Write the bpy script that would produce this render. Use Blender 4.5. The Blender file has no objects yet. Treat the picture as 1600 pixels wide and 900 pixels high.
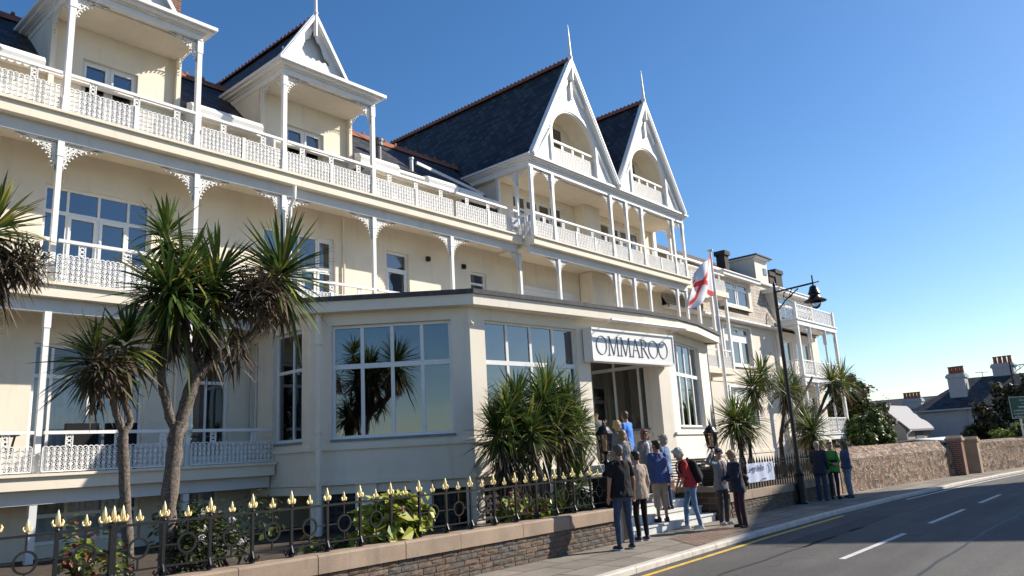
import bpy, bmesh, math, random
import numpy as np
from mathutils import Vector, Matrix, Quaternion
random.seed(11)
RNG = np.random.default_rng(5)
scene = bpy.context.scene
COL = scene.collection
PI = math.pi

# ------------------------------------------------------------------ camera
CAM_H = 1.70
FOC, YAW, PITCH, ROLL = 1184.4, 0.7126, 0.216857, -0.0565267
def cam_axes():
    F = Vector((math.cos(PITCH)*math.cos(YAW), math.cos(PITCH)*math.sin(YAW), math.sin(PITCH)))
    R = Vector((math.sin(YAW), -math.cos(YAW), 0))
    U = R.cross(F)
    r = R*math.cos(ROLL) + U*math.sin(ROLL)
    u = -R*math.sin(ROLL) + U*math.cos(ROLL)
    return F, r, u
_F, _r, _u = cam_axes()
cam_data = bpy.data.cameras.new("camera")
cam = bpy.data.objects.new("camera", cam_data)
COL.objects.link(cam)
M = Matrix(((_r.x, _u.x, -_F.x, 0), (_r.y, _u.y, -_F.y, 0), (_r.z, _u.z, -_F.z, CAM_H), (0, 0, 0, 1)))
cam.matrix_world = M
cam_data.sensor_width = 36.0
cam_data.lens = FOC/1600*36.0
cam_data.clip_start = 0.05
cam_data.clip_end = 3000
scene.camera = cam

# ------------------------------------------------------------------ light
SUN_EL = math.radians(32)
SUN_AZ = math.atan2(0.86, -0.51)          # clockwise from +Y
sun_dir = Vector((math.sin(SUN_AZ)*math.cos(SUN_EL), math.cos(SUN_AZ)*math.cos(SUN_EL), math.sin(SUN_EL)))
world = bpy.data.worlds.new("World")
scene.world = world
world.use_nodes = True
wn = world.node_tree
wn.nodes.clear()
w_out = wn.nodes.new("ShaderNodeOutputWorld")
w_bg = wn.nodes.new("ShaderNodeBackground")
w_sky = wn.nodes.new("ShaderNodeTexSky")
w_sky.sky_type = 'NISHITA'
w_sky.sun_disc = False
w_sky.sun_elevation = SUN_EL
w_sky.sun_rotation = SUN_AZ
w_sky.altitude = 0
w_sky.air_density = 1.0
w_sky.dust_density = 0.35
w_sky.ozone_density = 3.0
w_bg.inputs['Strength'].default_value = 0.094
w_hs = wn.nodes.new("ShaderNodeHueSaturation")
w_hs.inputs['Saturation'].default_value = 1.24
w_hs.inputs['Hue'].default_value = 0.503
wn.links.new(w_sky.outputs[0], w_hs.inputs['Color'])
wn.links.new(w_hs.outputs[0], w_bg.inputs['Color'])
wn.links.new(w_bg.outputs[0], w_out.inputs['Surface'])

sun_data = bpy.data.lights.new("sun", 'SUN')
sun_data.energy = 5.0
sun_data.angle = math.radians(0.5)
sun_data.color = (1.0, 0.92, 0.80)
sun = bpy.data.objects.new("sun", sun_data)
COL.objects.link(sun)
sun.rotation_euler = sun_dir.to_track_quat('Z', 'Y').to_euler()
sun.location = (0, 0, 60)

scene.view_settings.view_transform = 'Standard'
scene.view_settings.look = 'None'
scene.view_settings.exposure = 0.70
scene.view_settings.gamma = 1
scene.view_settings.use_curve_mapping = False
scene.render.engine = 'CYCLES'
scene.cycles.max_bounces = 8
scene.cycles.transparent_max_bounces = 12

# ------------------------------------------------------------------ mesh builder
Z = Vector((0, 0, 1))
BASE = {}

class Fr:
    """a vertical working plane: s runs along it, d goes into the building, z is up"""
    def __init__(self, p, q):
        self.p = Vector((p[0], p[1], 0))
        self.u = (Vector((q[0], q[1], 0)) - self.p)
        self.L = self.u.length
        self.u.normalize()
        self.n = Vector((-self.u.y, self.u.x, 0))
    def at(self, s, d, z):
        v = self.p + self.u*s + self.n*d
        return (v.x, v.y, z)

class MB:
    def __init__(self):
        self.v = []; self.f = []; self.m = []
    def face(self, pts, m=0):
        i = len(self.v)
        self.v.extend(tuple(p) for p in pts)
        self.f.append(tuple(range(i, i+len(pts)))); self.m.append(m)
    def hexa(self, p, m=0):
        i = len(self.v)
        self.v.extend(tuple(a) for a in p)
        for q in ((3,2,1,0),(4,5,6,7),(0,1,5,4),(1,2,6,5),(2,3,7,6),(3,0,4,7)):
            self.f.append(tuple(i+k for k in q)); self.m.append(m)
    def box(self, x0, x1, y0, y1, z0, z1, m=0):
        self.hexa(((x0,y0,z0),(x1,y0,z0),(x1,y1,z0),(x0,y1,z0),(x0,y0,z1),(x1,y0,z1),(x1,y1,z1),(x0,y1,z1)), m)
    def obox(self, fr, s0, s1, d0, d1, z0, z1, m=0):
        a = fr.at
        self.hexa((a(s0,d0,z0),a(s1,d0,z0),a(s1,d1,z0),a(s0,d1,z0),a(s0,d0,z1),a(s1,d0,z1),a(s1,d1,z1),a(s0,d1,z1)), m)
    def beam(self, p, q, w, h, up=(0,0,1), m=0):
        p = Vector(p); q = Vector(q); t = (q-p).normalized(); up = Vector(up)
        if abs(t.dot(up)) > .98: up = Vector((0,1,0))
        s = t.cross(up).normalized()*w/2; u = s.cross(t).normalized()*h/2
        self.hexa((p-s-u, p+s-u, q+s-u, q-s-u, p-s+u, p+s+u, q+s+u, q-s+u), m)
    def prism(self, pts, off, m=0):
        off = Vector(off); n = len(pts)
        a = [Vector(p) for p in pts]; b = [p+off for p in a]
        i = len(self.v)
        self.v.extend(tuple(p) for p in a); self.v.extend(tuple(p) for p in b)
        self.f.append(tuple(i+k for k in reversed(range(n)))); self.m.append(m)
        self.f.append(tuple(i+n+k for k in range(n))); self.m.append(m)
        for k in range(n):
            j = (k+1) % n
            self.f.append((i+k, i+j, i+n+j, i+n+k)); self.m.append(m)
    def tube(self, pts, r, n=8, m=0, cap=True):
        P = [Vector(p) for p in pts]; k = len(P)
        R = list(r) if hasattr(r, '__len__') else [r]*k
        i0 = len(self.v); prev = None
        for i, p in enumerate(P):
            t = (P[min(i+1,k-1)] - P[max(i-1,0)])
            t = t.normalized() if t.length > 1e-9 else Vector((0,0,1))
            if prev is None:
                ref = Vector((1,0,0)) if abs(t.x) < .9 else Vector((0,1,0))
                a = (ref - t*ref.dot(t)).normalized()
            else:
                a = (prev - t*prev.dot(t)).normalized()
            prev = a; b = t.cross(a)
            for j in range(n):
                w = 2*PI*j/n
                self.v.append(tuple(p + (a*math.cos(w)+b*math.sin(w))*R[i]))
        for i in range(k-1):
            for j in range(n):
                j2 = (j+1) % n
                self.f.append((i0+i*n+j, i0+i*n+j2, i0+(i+1)*n+j2, i0+(i+1)*n+j)); self.m.append(m)
        if cap:
            self.f.append(tuple(i0+j for j in reversed(range(n)))); self.m.append(m)
            self.f.append(tuple(i0+(k-1)*n+j for j in range(n))); self.m.append(m)
    def lathe(self, c, prof, n=12, m=0, sx=1, sy=1):
        i0 = len(self.v); k = len(prof)
        for (r, z) in prof:
            for j in range(n):
                w = 2*PI*j/n
                self.v.append((c[0]+r*math.cos(w)*sx, c[1]+r*math.sin(w)*sy, c[2]+z))
        for i in range(k-1):
            for j in range(n):
                j2 = (j+1) % n
                self.f.append((i0+i*n+j, i0+i*n+j2, i0+(i+1)*n+j2, i0+(i+1)*n+j)); self.m.append(m)
        self.f.append(tuple(i0+j for j in reversed(range(n)))); self.m.append(m)
        self.f.append(tuple(i0+(k-1)*n+j for j in range(n))); self.m.append(m)
    def ribbon(self, fr, pts, d, w, t, closed=False, m=0):
        """flat cast strip lying in the plane fr, following the (s,z) points"""
        n = len(pts); i0 = len(self.v)
        for i in range(n):
            a = pts[(i-1) % n] if (closed or i > 0) else pts[i]
            b = pts[(i+1) % n] if (closed or i < n-1) else pts[i]
            ts, tz = b[0]-a[0], b[1]-a[1]
            l = math.hypot(ts, tz) or 1
            ns, nz = -tz/l*w/2, ts/l*w/2
            s, z = pts[i]
            self.v += [fr.at(s+ns,d,z+nz), fr.at(s-ns,d,z-nz), fr.at(s-ns,d+t,z-nz), fr.at(s+ns,d+t,z+nz)]
        for i in range(n if closed else n-1):
            j = (i+1) % n
            for k in range(4):
                k2 = (k+1) % 4
                self.f.append((i0+4*i+k, i0+4*j+k, i0+4*j+k2, i0+4*i+k2)); self.m.append(m)
    def add(self, o, m=0):
        i = len(self.v); self.v += o.v
        self.f += [tuple(i+k for k in f) for f in o.f]; self.m += [m+k for k in o.m]
    def mesh(self, name, mats, base=(0,0,0), uv=False, smooth=False):
        me = bpy.data.meshes.new(name)
        V = np.array(self.v, dtype=np.float64).reshape(-1,3) - np.array(base)
        me.from_pydata(V.tolist(), [], self.f)
        if not isinstance(mats, (list, tuple)): mats = [mats]
        for k in mats: me.materials.append(k)
        if len(mats) > 1: me.polygons.foreach_set('material_index', self.m)
        if smooth: me.polygons.foreach_set('use_smooth', [True]*len(self.f))
        if uv:
            lay = me.uv_layers.new(name='UVMap')
            W = V + np.array(base)
            co = np.empty((len(me.loops), 2))
            for p in me.polygons:
                n = p.normal
                if abs(n.z) > .985: u = Vector((1,0,0)); v = Vector((0,1,0))
                else:
                    u = Z.cross(n).normalized(); v = n.cross(u)
                for li in p.loop_indices:
                    q = W[me.loops[li].vertex_index]
                    co[li] = (u.x*q[0]+u.y*q[1]+u.z*q[2], v.x*q[0]+v.y*q[1]+v.z*q[2])
            lay.data.foreach_set('uv', co.ravel())
        me.update()
        return me
    def build(self, name, mats, parent=None, uv=False, smooth=False, base=None):
        root = parent
        while root is not None and root.parent is not None: root = root.parent
        b = BASE.get(root.name, (0,0,0)) if root is not None else (base or (0,0,0))
        o = bpy.data.objects.new(name, self.mesh(name, mats, b, uv, smooth))
        COL.objects.link(o)
        if parent is not None: o.parent = parent
        else:
            o.location = b; BASE[o.name] = tuple(b)
        return o

def tag(o, label=None, cat=None, group=None, kind=None):
    if label: o['label'] = label
    if cat: o['category'] = cat
    if group: o['group'] = group
    if kind: o['kind'] = kind
    return o
def thing(name, label, cat, base=(0,0,0), group=None):
    o = bpy.data.objects.new(name, None); COL.objects.link(o)
    o.empty_display_size = .2
    o.location = base; BASE[o.name] = tuple(base)
    return tag(o, label, cat, group)
def copy_tree(o, parent=None):
    c = o.copy(); COL.objects.link(c)
    if parent is not None: c.parent = parent
    for ch in list(o.children): copy_tree(ch, c)
    return c

# ------------------------------------------------------------------ materials
def new_mat(name):
    m = bpy.data.materials.new(name); m.use_nodes = True
    nt = m.node_tree; b = nt.nodes['Principled BSDF']
    return m, nt, b
def coords(nt, kind='Object', scale=1.0):
    tc = nt.nodes.new('ShaderNodeTexCoord')
    if kind == 'World':
        g = nt.nodes.new('ShaderNodeNewGeometry'); src = g.outputs['Position']
    else: src = tc.outputs[kind]
    mp = nt.nodes.new('ShaderNodeMapping'); mp.inputs['Scale'].default_value = (scale,)*3 if not hasattr(scale,'__len__') else scale
    nt.links.new(src, mp.inputs['Vector'])
    return mp.outputs['Vector']
def mixrgb(nt, fac, a, b, mode='MIX'):
    n = nt.nodes.new('ShaderNodeMix'); n.data_type = 'RGBA'; n.blend_type = mode
    if isinstance(fac, (int, float)): n.inputs[0].default_value = fac
    else: nt.links.new(fac, n.inputs[0])
    for k, x in ((6,a),(7,b)):
        if isinstance(x, tuple): n.inputs[k].default_value = (*x[:3], 1)
        else: nt.links.new(x, n.inputs[k])
    return n.outputs[2]
def noise(nt, vec, scale, detail=4, rough=.6):
    n = nt.nodes.new('ShaderNodeTexNoise')
    n.inputs['Scale'].default_value = scale; n.inputs['Detail'].default_value = detail; n.inputs['Roughness'].default_value = rough
    nt.links.new(vec, n.inputs['Vector'])
    return n.outputs['Fac']
def ramp(nt, fac, stops):
    n = nt.nodes.new('ShaderNodeValToRGB'); e = n.color_ramp.elements
    while len(e) < len(stops): e.new(.5)
    for k, (p, c) in enumerate(stops):
        e[k].position = p; e[k].color = (*c, 1) if len(c) == 3 else c
    nt.links.new(fac, n.inputs['Fac'])
    return n.outputs['Color']
def bump(nt, b, h, strength=.3, dist=.02):
    n = nt.nodes.new('ShaderNodeBump'); n.inputs['Strength'].default_value = strength; n.inputs['Distance'].default_value = dist
    nt.links.new(h, n.inputs['Height']); nt.links.new(n.outputs['Normal'], b.inputs['Normal'])
def M_noisy(name, c, var=.12, scale=3, rough=.8, bmp=.0, fine=60, spec=.4, metallic=0, stain=None, streak=None):
    m, nt, b = new_mat(name)
    v = coords(nt, 'World')
    f = noise(nt, v, scale, 5)
    lo = tuple(max(0, x*(1-var)) for x in c); hi = tuple(min(1, x*(1+var)) for x in c)
    col = ramp(nt, f, [(.3, lo), (.7, hi)])
    if stain:
        vs = coords(nt, 'World', (2.5, 2.5, .35))
        g = noise(nt, vs, 1.6, 6, .65)
        gm = ramp(nt, g, [(.55, (0,0,0)), (.8, (1,1,1))])
        s = nt.nodes.new('ShaderNodeMath'); s.operation = 'MULTIPLY'; s.inputs[1].default_value = streak or .35
        nt.links.new(gm, s.inputs[0])
        col = mixrgb(nt, s.outputs[0], col, stain)
    nt.links.new(col, b.inputs['Base Color'])
    b.inputs['Roughness'].default_value = rough
    b.inputs['Specular IOR Level'].default_value = spec
    b.inputs['Metallic'].default_value = metallic
    if bmp:
        h = noise(nt, v, fine, 4)
        bump(nt, b, h, bmp, .01)
    return m
def M_brick(name, c1, c2, mortar, w, h, msize=.01, uvscale=1, rough=.85, bmp=.5, noise_amt=.35, offset=.5, fine=30, squash=1.0, bias=0, spec=.3, tint=None):
    m, nt, b = new_mat(name)
    tc = nt.nodes.new('ShaderNodeTexCoord')
    br = nt.nodes.new('ShaderNodeTexBrick')
    br.offset = offset
    br.inputs['Color1'].default_value = (*c1,1); br.inputs['Color2'].default_value = (*c2,1); br.inputs['Mortar'].default_value = (*mortar,1)
    br.inputs['Scale'].default_value = 1; br.inputs['Brick Width'].default_value = w; br.inputs['Row Height'].default_value = h
    br.inputs['Mortar Size'].default_value = msize; br.inputs['Mortar Smooth'].default_value = .15; br.inputs['Bias'].default_value = bias
    nt.links.new(tc.outputs['UV'], br.inputs['Vector'])
    wv = coords(nt, 'World')
    f = noise(nt, wv, fine, 5, .7)
    k = ramp(nt, f, [(.25, (1-noise_amt,)*3), (.75, (1+noise_amt*.6,)*3)])
    col = mixrgb(nt, 1.0, br.outputs['Color'], k, 'MULTIPLY')
    f2 = noise(nt, wv, 1.3, 4)
    k2 = ramp(nt, f2, [(.3, (.78,.78,.8)), (.7, (1.12,1.1,1.06))])
    col = mixrgb(nt, 1.0, col, k2, 'MULTIPLY')
    nt.links.new(col, b.inputs['Base Color'])
    b.inputs['Roughness'].default_value = rough; b.inputs['Specular IOR Level'].default_value = spec
    inv = nt.nodes.new('ShaderNodeMath'); inv.operation = 'MULTIPLY_ADD'; inv.inputs[1].default_value = -1.0
    nt.links.new(br.outputs['Fac'], inv.inputs[0])
    nt.links.new(f, inv.inputs[2])
    bump(nt, b, inv.outputs[0], bmp, .02)
    return m
def M_leaf(name, c, trans=.3, rough=.45, var=.25):
    m, nt, b = new_mat(name)
    v = coords(nt, 'World')
    f = noise(nt, v, 4.0, 3)
    col = ramp(nt, f, [(.3, tuple(x*(1-var) for x in c)), (.7, tuple(x*(1+var) for x in c))])
    nt.links.new(col, b.inputs['Base Color']); b.inputs['Roughness'].default_value = rough
    b.inputs['Specular IOR Level'].default_value = .4
    t = nt.nodes.new('ShaderNodeBsdfTranslucent'); mx = nt.nodes.new('ShaderNodeMixShader')
    mx.inputs[0].default_value = trans
    nt.links.new(col, t.inputs['Color'])
    out = nt.nodes['Material Output']
    nt.links.new(b.outputs[0], mx.inputs[1]); nt.links.new(t.outputs[0], mx.inputs[2]); nt.links.new(mx.outputs[0], out.inputs['Surface'])
    return m
def M_glass(name, refl=.16, tint=(.55,.6,.62), ior=1.9):
    m = bpy.data.materials.new(name); m.use_nodes = True
    nt = m.node_tree; nt.nodes.clear()
    out = nt.nodes.new('ShaderNodeOutputMaterial')
    tr = nt.nodes.new('ShaderNodeBsdfTransparent'); tr.inputs[0].default_value = (*tint,1)
    gl = nt.nodes.new('ShaderNodeBsdfGlossy'); gl.inputs['Roughness'].default_value = .012
    gl.inputs['Color'].default_value = (.95,.97,1,1)
    v = coords(nt, 'World'); h = noise(nt, v, 1.7, 1)
    bp = nt.nodes.new('ShaderNodeBump'); bp.inputs['Strength'].default_value = .12; bp.inputs['Distance'].default_value = .02
    nt.links.new(h, bp.inputs['Height']); nt.links.new(bp.outputs[0], gl.inputs['Normal'])
    fr = nt.nodes.new('ShaderNodeFresnel'); fr.inputs['IOR'].default_value = ior
    ad = nt.nodes.new('ShaderNodeMath'); ad.operation = 'ADD'; ad.use_clamp = True; ad.inputs[1].default_value = refl
    nt.links.new(fr.outputs[0], ad.inputs[0])
    mx = nt.nodes.new('ShaderNodeMixShader')
    nt.links.new(ad.outputs[0], mx.inputs[0]); nt.links.new(tr.outputs[0], mx.inputs[1]); nt.links.new(gl.outputs[0], mx.inputs[2])
    nt.links.new(mx.outputs[0], out.inputs['Surface'])
    return m

CREAM = M_noisy('cream_render', (.765,.69,.565), .05, 1.1, .85, .15, 90, stain=(.44,.37,.28), streak=.38)
ANNEX = M_noisy('annex_paint', (.78,.705,.59), .04, 1.2, .75, .1, 80, stain=(.44,.39,.33), streak=.36)
WING = M_noisy('wing_paint', (.70,.63,.54), .05, 1.2, .8, .1, 80, stain=(.45,.41,.35), streak=.25)
WHITE = M_noisy('white_paint', (.80,.79,.77), .04, 2.5, .45, 0, stain=(.5,.48,.43), streak=.22)
IRON_W = M_noisy('white_cast_iron', (.80,.79,.77), .06, 6, .5)
FRAME = M_noisy('white_frame', (.78,.78,.77), .02, 3, .35)
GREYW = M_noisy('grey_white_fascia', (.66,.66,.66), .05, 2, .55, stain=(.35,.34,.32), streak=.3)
DARKCAP = M_noisy('felt_edge', (.07,.07,.075), .3, 8, .8, .3, 120)
SLATE = M_brick('roof_slate', (.018,.019,.024), (.075,.072,.078), (.006,.006,.007), .28, .19, .016, bmp=.9, fine=7, noise_amt=.4, rough=.62, spec=.4)
BROWNTILE = M_brick('brown_tile', (.11,.085,.07), (.16,.125,.10), (.05,.04,.035), .30, .2, .014, bmp=.6, fine=8, noise_amt=.3)
FISH = M_brick('mansard_slate', (.36,.32,.27), (.46,.41,.35), (.20,.175,.15), .34, .22, .016, bmp=.5, fine=14, noise_amt=.2)
TERRA = M_noisy('terracotta', (.30,.10,.05), .3, 7, .8, .3, 60)
GLASS = M_glass('window_glass', .10, (.42,.46,.5), 1.7)
GLASS_BLUE = M_glass('picture_glass', .14, (.16,.18,.21), 1.6)
GLASS_LOUNGE = M_glass('lounge_glass', .10, (.78,.80,.82), 1.6)
GLASS_CLEAR = M_glass('clear_glass', .02, (.85,.87,.88), 1.45)
CURTAIN = M_noisy('net_curtain', (.74,.75,.77), .12, 5, .9)
DARKROOM = M_noisy('dark_room', (.03,.03,.033), .2, 3, .9)
BLACK = M_noisy('black_iron', (.007,.007,.008), .3, 20, .4, .15, 150, spec=.4)
GOLD = M_noisy('gold_paint', (.86,.70,.36), .1, 20, .38, metallic=.3)
GRANITE = M_brick('granite_block', (.085,.062,.047), (.17,.115,.082), (.20,.165,.13), .36, .125, .011, bmp=1.0, fine=26, noise_amt=.6, rough=.9)
COPING = M_noisy('coping_granite', (.30,.225,.165), .18, 2.2, .85, .7, 70, stain=(.12,.1,.085), streak=.5)
PAVE = M_brick('paving_slab', (.20,.178,.15), (.285,.25,.205), (.05,.045,.038), .9, .6, .014, bmp=.3, fine=30, noise_amt=.25, rough=.9)
KERB = M_noisy('kerb_stone', (.52,.47,.41), .18, 5, .85, .3, 60, stain=(.2,.18,.16), streak=.5)
SOIL = M_noisy('soil', (.06,.045,.032), .4, 6, .95, .6, 30)
YELLOW = M_noisy('yellow_paint', (.62,.40,.06), .2, 9, .7, .3, 120, stain=(.12,.11,.1), streak=.6)
LINEW = M_noisy('line_paint', (.55,.54,.52), .2, 9, .7, .3, 120, stain=(.1,.1,.1), streak=.7)
STEP = M_noisy('painted_step', (.60,.60,.58), .06, 3, .7, .15, 60, stain=(.25,.24,.22), streak=.4)
BRICKRED = M_brick('red_brick', (.30,.12,.07), (.22,.09,.055), (.32,.28,.24), .22, .075, .01, bmp=.5)
DARKWALL = M_noisy('sooty_render', (.05,.045,.045), .3, 4, .9, .4, 50)
HOUSEW = M_noisy('pale_house', (.36,.36,.38), .06, 2, .85, .2, 50, stain=(.22,.22,.22), streak=.4)
HOUSEB = M_noisy('beige_house', (.30,.255,.21), .1, 2, .85, .2, 50)
GREYROOF = M_noisy('pale_roof', (.17,.17,.19), .08, 3, .7, .2, 40)
LEAF1 = M_leaf('sword_leaf_dark', (.048,.085,.020))
LEAF2 = M_leaf('sword_leaf_mid', (.092,.142,.032))
LEAF3 = M_leaf('sword_leaf_yellow', (.27,.25,.05))
DEADLEAF = M_leaf('dead_leaf', (.13,.098,.062), .15, .8)
DEADLEAF2 = M_leaf('dead_leaf_dark', (.065,.046,.030), .12, .8)
BARK = M_noisy('cordyline_bark', (.13,.105,.085), .75, 34, .95, 1.0, 60)
BARKD = M_noisy('dark_bark', (.06,.045,.035), .35, 9, .9, .8, 25)
LIME1 = M_leaf('lime_leaf', (.36,.38,.05), .35, .4)
LIME2 = M_leaf('green_leaf', (.16,.22,.03), .3, .4)
TREE1 = M_leaf('tree_leaf_dark', (.028,.038,.014), .25, .5)
TREE2 = M_leaf('tree_leaf_brown', (.11,.085,.03), .25, .5)
TREE3 = M_leaf('tree_leaf_green', (.085,.115,.028), .28, .5)
REDLEAF = M_leaf('red_leaf', (.22,.055,.03), .3, .5)
FLOWER_P = M_noisy('faded_flower', (.36,.20,.14), .3, 30, .9)
FLOWER_R = M_noisy('red_flower', (.62,.04,.05), .2, 30, .7)
FLOWER_W = M_noisy('white_flower', (.72,.68,.64), .1, 30, .8)

def asphalt():
    m, nt, b = new_mat('asphalt')
    v = coords(nt, 'World')
    big = noise(nt, v, .35, 4); fine = noise(nt, v, 55, 6, .75)
    c1 = ramp(nt, big, [(.3, (.072,.067,.064)), (.7, (.105,.098,.092))])
    c2 = ramp(nt, fine, [(.3, (.5,.5,.5)), (.55, (1,1,1)), (.78, (2.3,2.2,2.1))])
    c = mixrgb(nt, 1.0, c1, c2, 'MULTIPLY')
    vs = coords(nt, 'World', (.12, 1.2, 1)); tr = noise(nt, vs, 1.2, 3)
    k = ramp(nt, tr, [(.4, (.85,.85,.85)), (.65, (1.18,1.17,1.16))])
    c = mixrgb(nt, 1.0, c, k, 'MULTIPLY')
    cr = nt.nodes.new('ShaderNodeTexVoronoi'); cr.feature = 'DISTANCE_TO_EDGE'; cr.inputs['Scale'].default_value = .28
    wv = nt.nodes.new('ShaderNodeVectorMath'); wv.operation = 'ADD'
    nn = nt.nodes.new('ShaderNodeTexNoise'); nn.inputs['Scale'].default_value = 1.2; nt.links.new(v, nn.inputs['Vector'])
    nt.links.new(v, wv.inputs[0]); nt.links.new(nn.outputs['Color'], wv.inputs[1]); nt.links.new(wv.outputs[0], cr.inputs['Vector'])
    ck = ramp(nt, cr.outputs['Distance'], [(.0, (.5,.5,.5)), (.006, (1,1,1))])
    c = mixrgb(nt, .6, c, ck, 'MULTIPLY')
    nt.links.new(c, b.inputs['Base Color']); b.inputs['Roughness'].default_value = .82; b.inputs['Specular IOR Level'].default_value = .35
    bump(nt, b, fine, .6, .01)
    return m
ASPHALT = asphalt()
def rubble():
    m, nt, b = new_mat('rubble_stone')
    tc = nt.nodes.new('ShaderNodeTexCoord')
    mp = nt.nodes.new('ShaderNodeMapping'); mp.inputs['Scale'].default_value = (5.6, 7.6, 1)
    nt.links.new(tc.outputs['UV'], mp.inputs['Vector'])
    nn = nt.nodes.new('ShaderNodeTexNoise'); nn.inputs['Scale'].default_value = 2.0
    nt.links.new(mp.outputs[0], nn.inputs['Vector'])
    ad = nt.nodes.new('ShaderNodeVectorMath'); ad.operation = 'MULTIPLY_ADD'; ad.inputs[1].default_value = (.3,.3,.3)
    nt.links.new(nn.outputs['Color'], ad.inputs[0]); nt.links.new(mp.outputs[0], ad.inputs[2])
    vo = nt.nodes.new('ShaderNodeTexVoronoi'); nt.links.new(ad.outputs[0], vo.inputs['Vector']); vo.inputs['Scale'].default_value = 1
    ve = nt.nodes.new('ShaderNodeTexVoronoi'); ve.feature = 'DISTANCE_TO_EDGE'; nt.links.new(ad.outputs[0], ve.inputs['Vector']); ve.inputs['Scale'].default_value = 1
    sep = nt.nodes.new('ShaderNodeSeparateColor'); nt.links.new(vo.outputs['Color'], sep.inputs[0])
    c = ramp(nt, sep.outputs[0], [(.15, (.10,.062,.042)), (.4, (.27,.165,.105)), (.65, (.40,.28,.195)), (.9, (.20,.15,.12))])
    e = ramp(nt, ve.outputs['Distance'], [(.0, (0,0,0)), (.10, (1,1,1))])
    c = mixrgb(nt, e, (.27,.205,.15), c)
    f = noise(nt, coords(nt, 'World'), 22, 5, .7)
    k = ramp(nt, f, [(.3, (.7,.7,.7)), (.7, (1.25,1.25,1.25))])
    c = mixrgb(nt, 1, c, k, 'MULTIPLY')
    nt.links.new(c, b.inputs['Base Color']); b.inputs['Roughness'].default_value = .92
    h = nt.nodes.new('ShaderNodeMath'); h.operation = 'MULTIPLY_ADD'; h.inputs[1].default_value = .4
    nt.links.new(f, h.inputs[0]); nt.links.new(e, h.inputs[2])
    bump(nt, b, h.outputs[0], 1.0, .03)
    return m
RUBBLE = rubble()
_flat = {}
def FLAT(c, rough=.85, var=.12, scale=14, bmp=.25, fine=55):
    k = (tuple(c), rough)
    if k not in _flat:
        _flat[k] = M_noisy('fabric_%d' % len(_flat), c, var, scale, rough, bmp, fine)
    return _flat[k]
# ------------------------------------------------------------------ ground, road, pavement
def strip(name, A, B, z, mat, kind='structure', uv=False):
    mb = MB()
    for i in range(len(A)-1):
        mb.face([(*A[i], z), (*A[i+1], z), (*B[i+1], z), (*B[i], z)])
    o = mb.build(name, mat, uv=uv); o['kind'] = kind
    return o
mb = MB(); mb.face([(-900,-900,-.16),(1500,-900,-.16),(1500,900,-.16),(-900,900,-.16)])
g = mb.build('ground', M_noisy('far_ground', (.09,.085,.06), .3, .2, .95)); g['kind'] = 'structure'

KERBX = [(-30,6.35),(-5,6.38),(9,6.43),(14.4,6.62),(18.6,6.64),(23.2,6.48),(29.2,6.10),(33.5,5.70),(36.5,5.35),(41,4.5),(47,2.8),(56,-.8),(70,-8)]
WALLX = [(-30,8.36),(-5,8.36),(9,8.36),(14.4,8.36),(18.6,8.36),(23.4,8.30),(26.4,8.12),(33.5,7.18),(38.5,6.0),(43,4.9),(50,3.0),(60,-.6),(74,-7.4)]
FARK = [(-30,.9),(-5,.9),(9,.9),(14.4,.9),(18.6,.95),(23.2,.85),(29.2,.5),(33.5,.0),(36.5,-.4),(41,-1.3),(47,-3.0),(56,-6.6),(70,-13.8)]
strip('road', FARK, KERBX, -.08, ASPHALT)
# pavements: solid slabs with a back part running under the gardens
def slab(name, A, B, z0, z1, mat):
    mb = MB()
    for i in range(len(A)-1):
        a, b, c, d = A[i], A[i+1], B[i+1], B[i]
        mb.face([(*a,z1),(*b,z1),(*c,z1),(*d,z1)])
        mb.face([(*a,z0),(*b,z0),(*b,z1),(*a,z1)])
        mb.face([(*c,z0),(*d,z0),(*d,z1),(*c,z1)])
    o = mb.build(name, mat, uv=True); o['kind'] = 'structure'; return o
KIN = [(x, y+.15) for x, y in KERBX]
WIN = [(x, y+.25) for x, y in WALLX]
slab('pavement', KIN, WIN, -.14, 0, PAVE)
slab('pavement', [(x, y-12) for x, y in FARK], [(x, y-.15) for x, y in FARK], -.14, 0, PAVE)
def kerb(name, line, side):
    mb = MB(); L = 0.0
    pts = []
    for i in range(len(line)-1):
        a = Vector((*line[i],0)); b = Vector((*line[i+1],0)); n = max(1, int((b-a).length/.9))
        for k in range(n): pts.append(a.lerp(b, k/n))
    pts.append(Vector((*line[-1],0)))
    for i in range(len(pts)-1):
        a, b = pts[i], pts[i+1]; t = (b-a).normalized()
        if a.x < -6 or a.x > 62: continue
        n = Vector((-t.y, t.x, 0))*side
        a = a + t*.006; b = b - t*.006
        j = random.uniform(-.004,.004)
        top = .006+j; lo = -.15; c = .02
        prof = [(0,lo),(0,top-c),(c,top),(.148,top),(.148,lo)]
        mb.prism([tuple(a+n*d+Z*z) for d, z in prof], b-a)
    o = mb.build(name, KERB); o['kind'] = 'structure'; return o
kerb('kerb', KERBX, 1)
kerb('kerb', FARK, -1)
# painted lines
YL = [(x, y-.19) for x, y in KERBX]; YL2 = [(x, y-.29) for x, y in KERBX]
strip('yellow_line', YL2[:5], YL[:5], -.075, YELLOW)
strip('edge_line', [(x,y-.30) for x,y in KERBX[5:10]], [(x,y-.20) for x,y in KERBX[5:10]], -.075, LINEW)
mb = MB()
for x0, x1 in ((7.0,10.2),(12.08,15.43),(17.2,20.31),(22.05,24.74),(27,29.8)):
    y = 4.27 if x0 < 26 else 3.95
    y2 = y if x0 < 26 else 3.75
    mb.face([(x0,y-.05,-.075),(x1,y2-.05,-.075),(x1,y2+.05,-.075),(x0,y+.05,-.075)])
o = mb.build('centre_line', LINEW); o['kind'] = 'structure'
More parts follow.
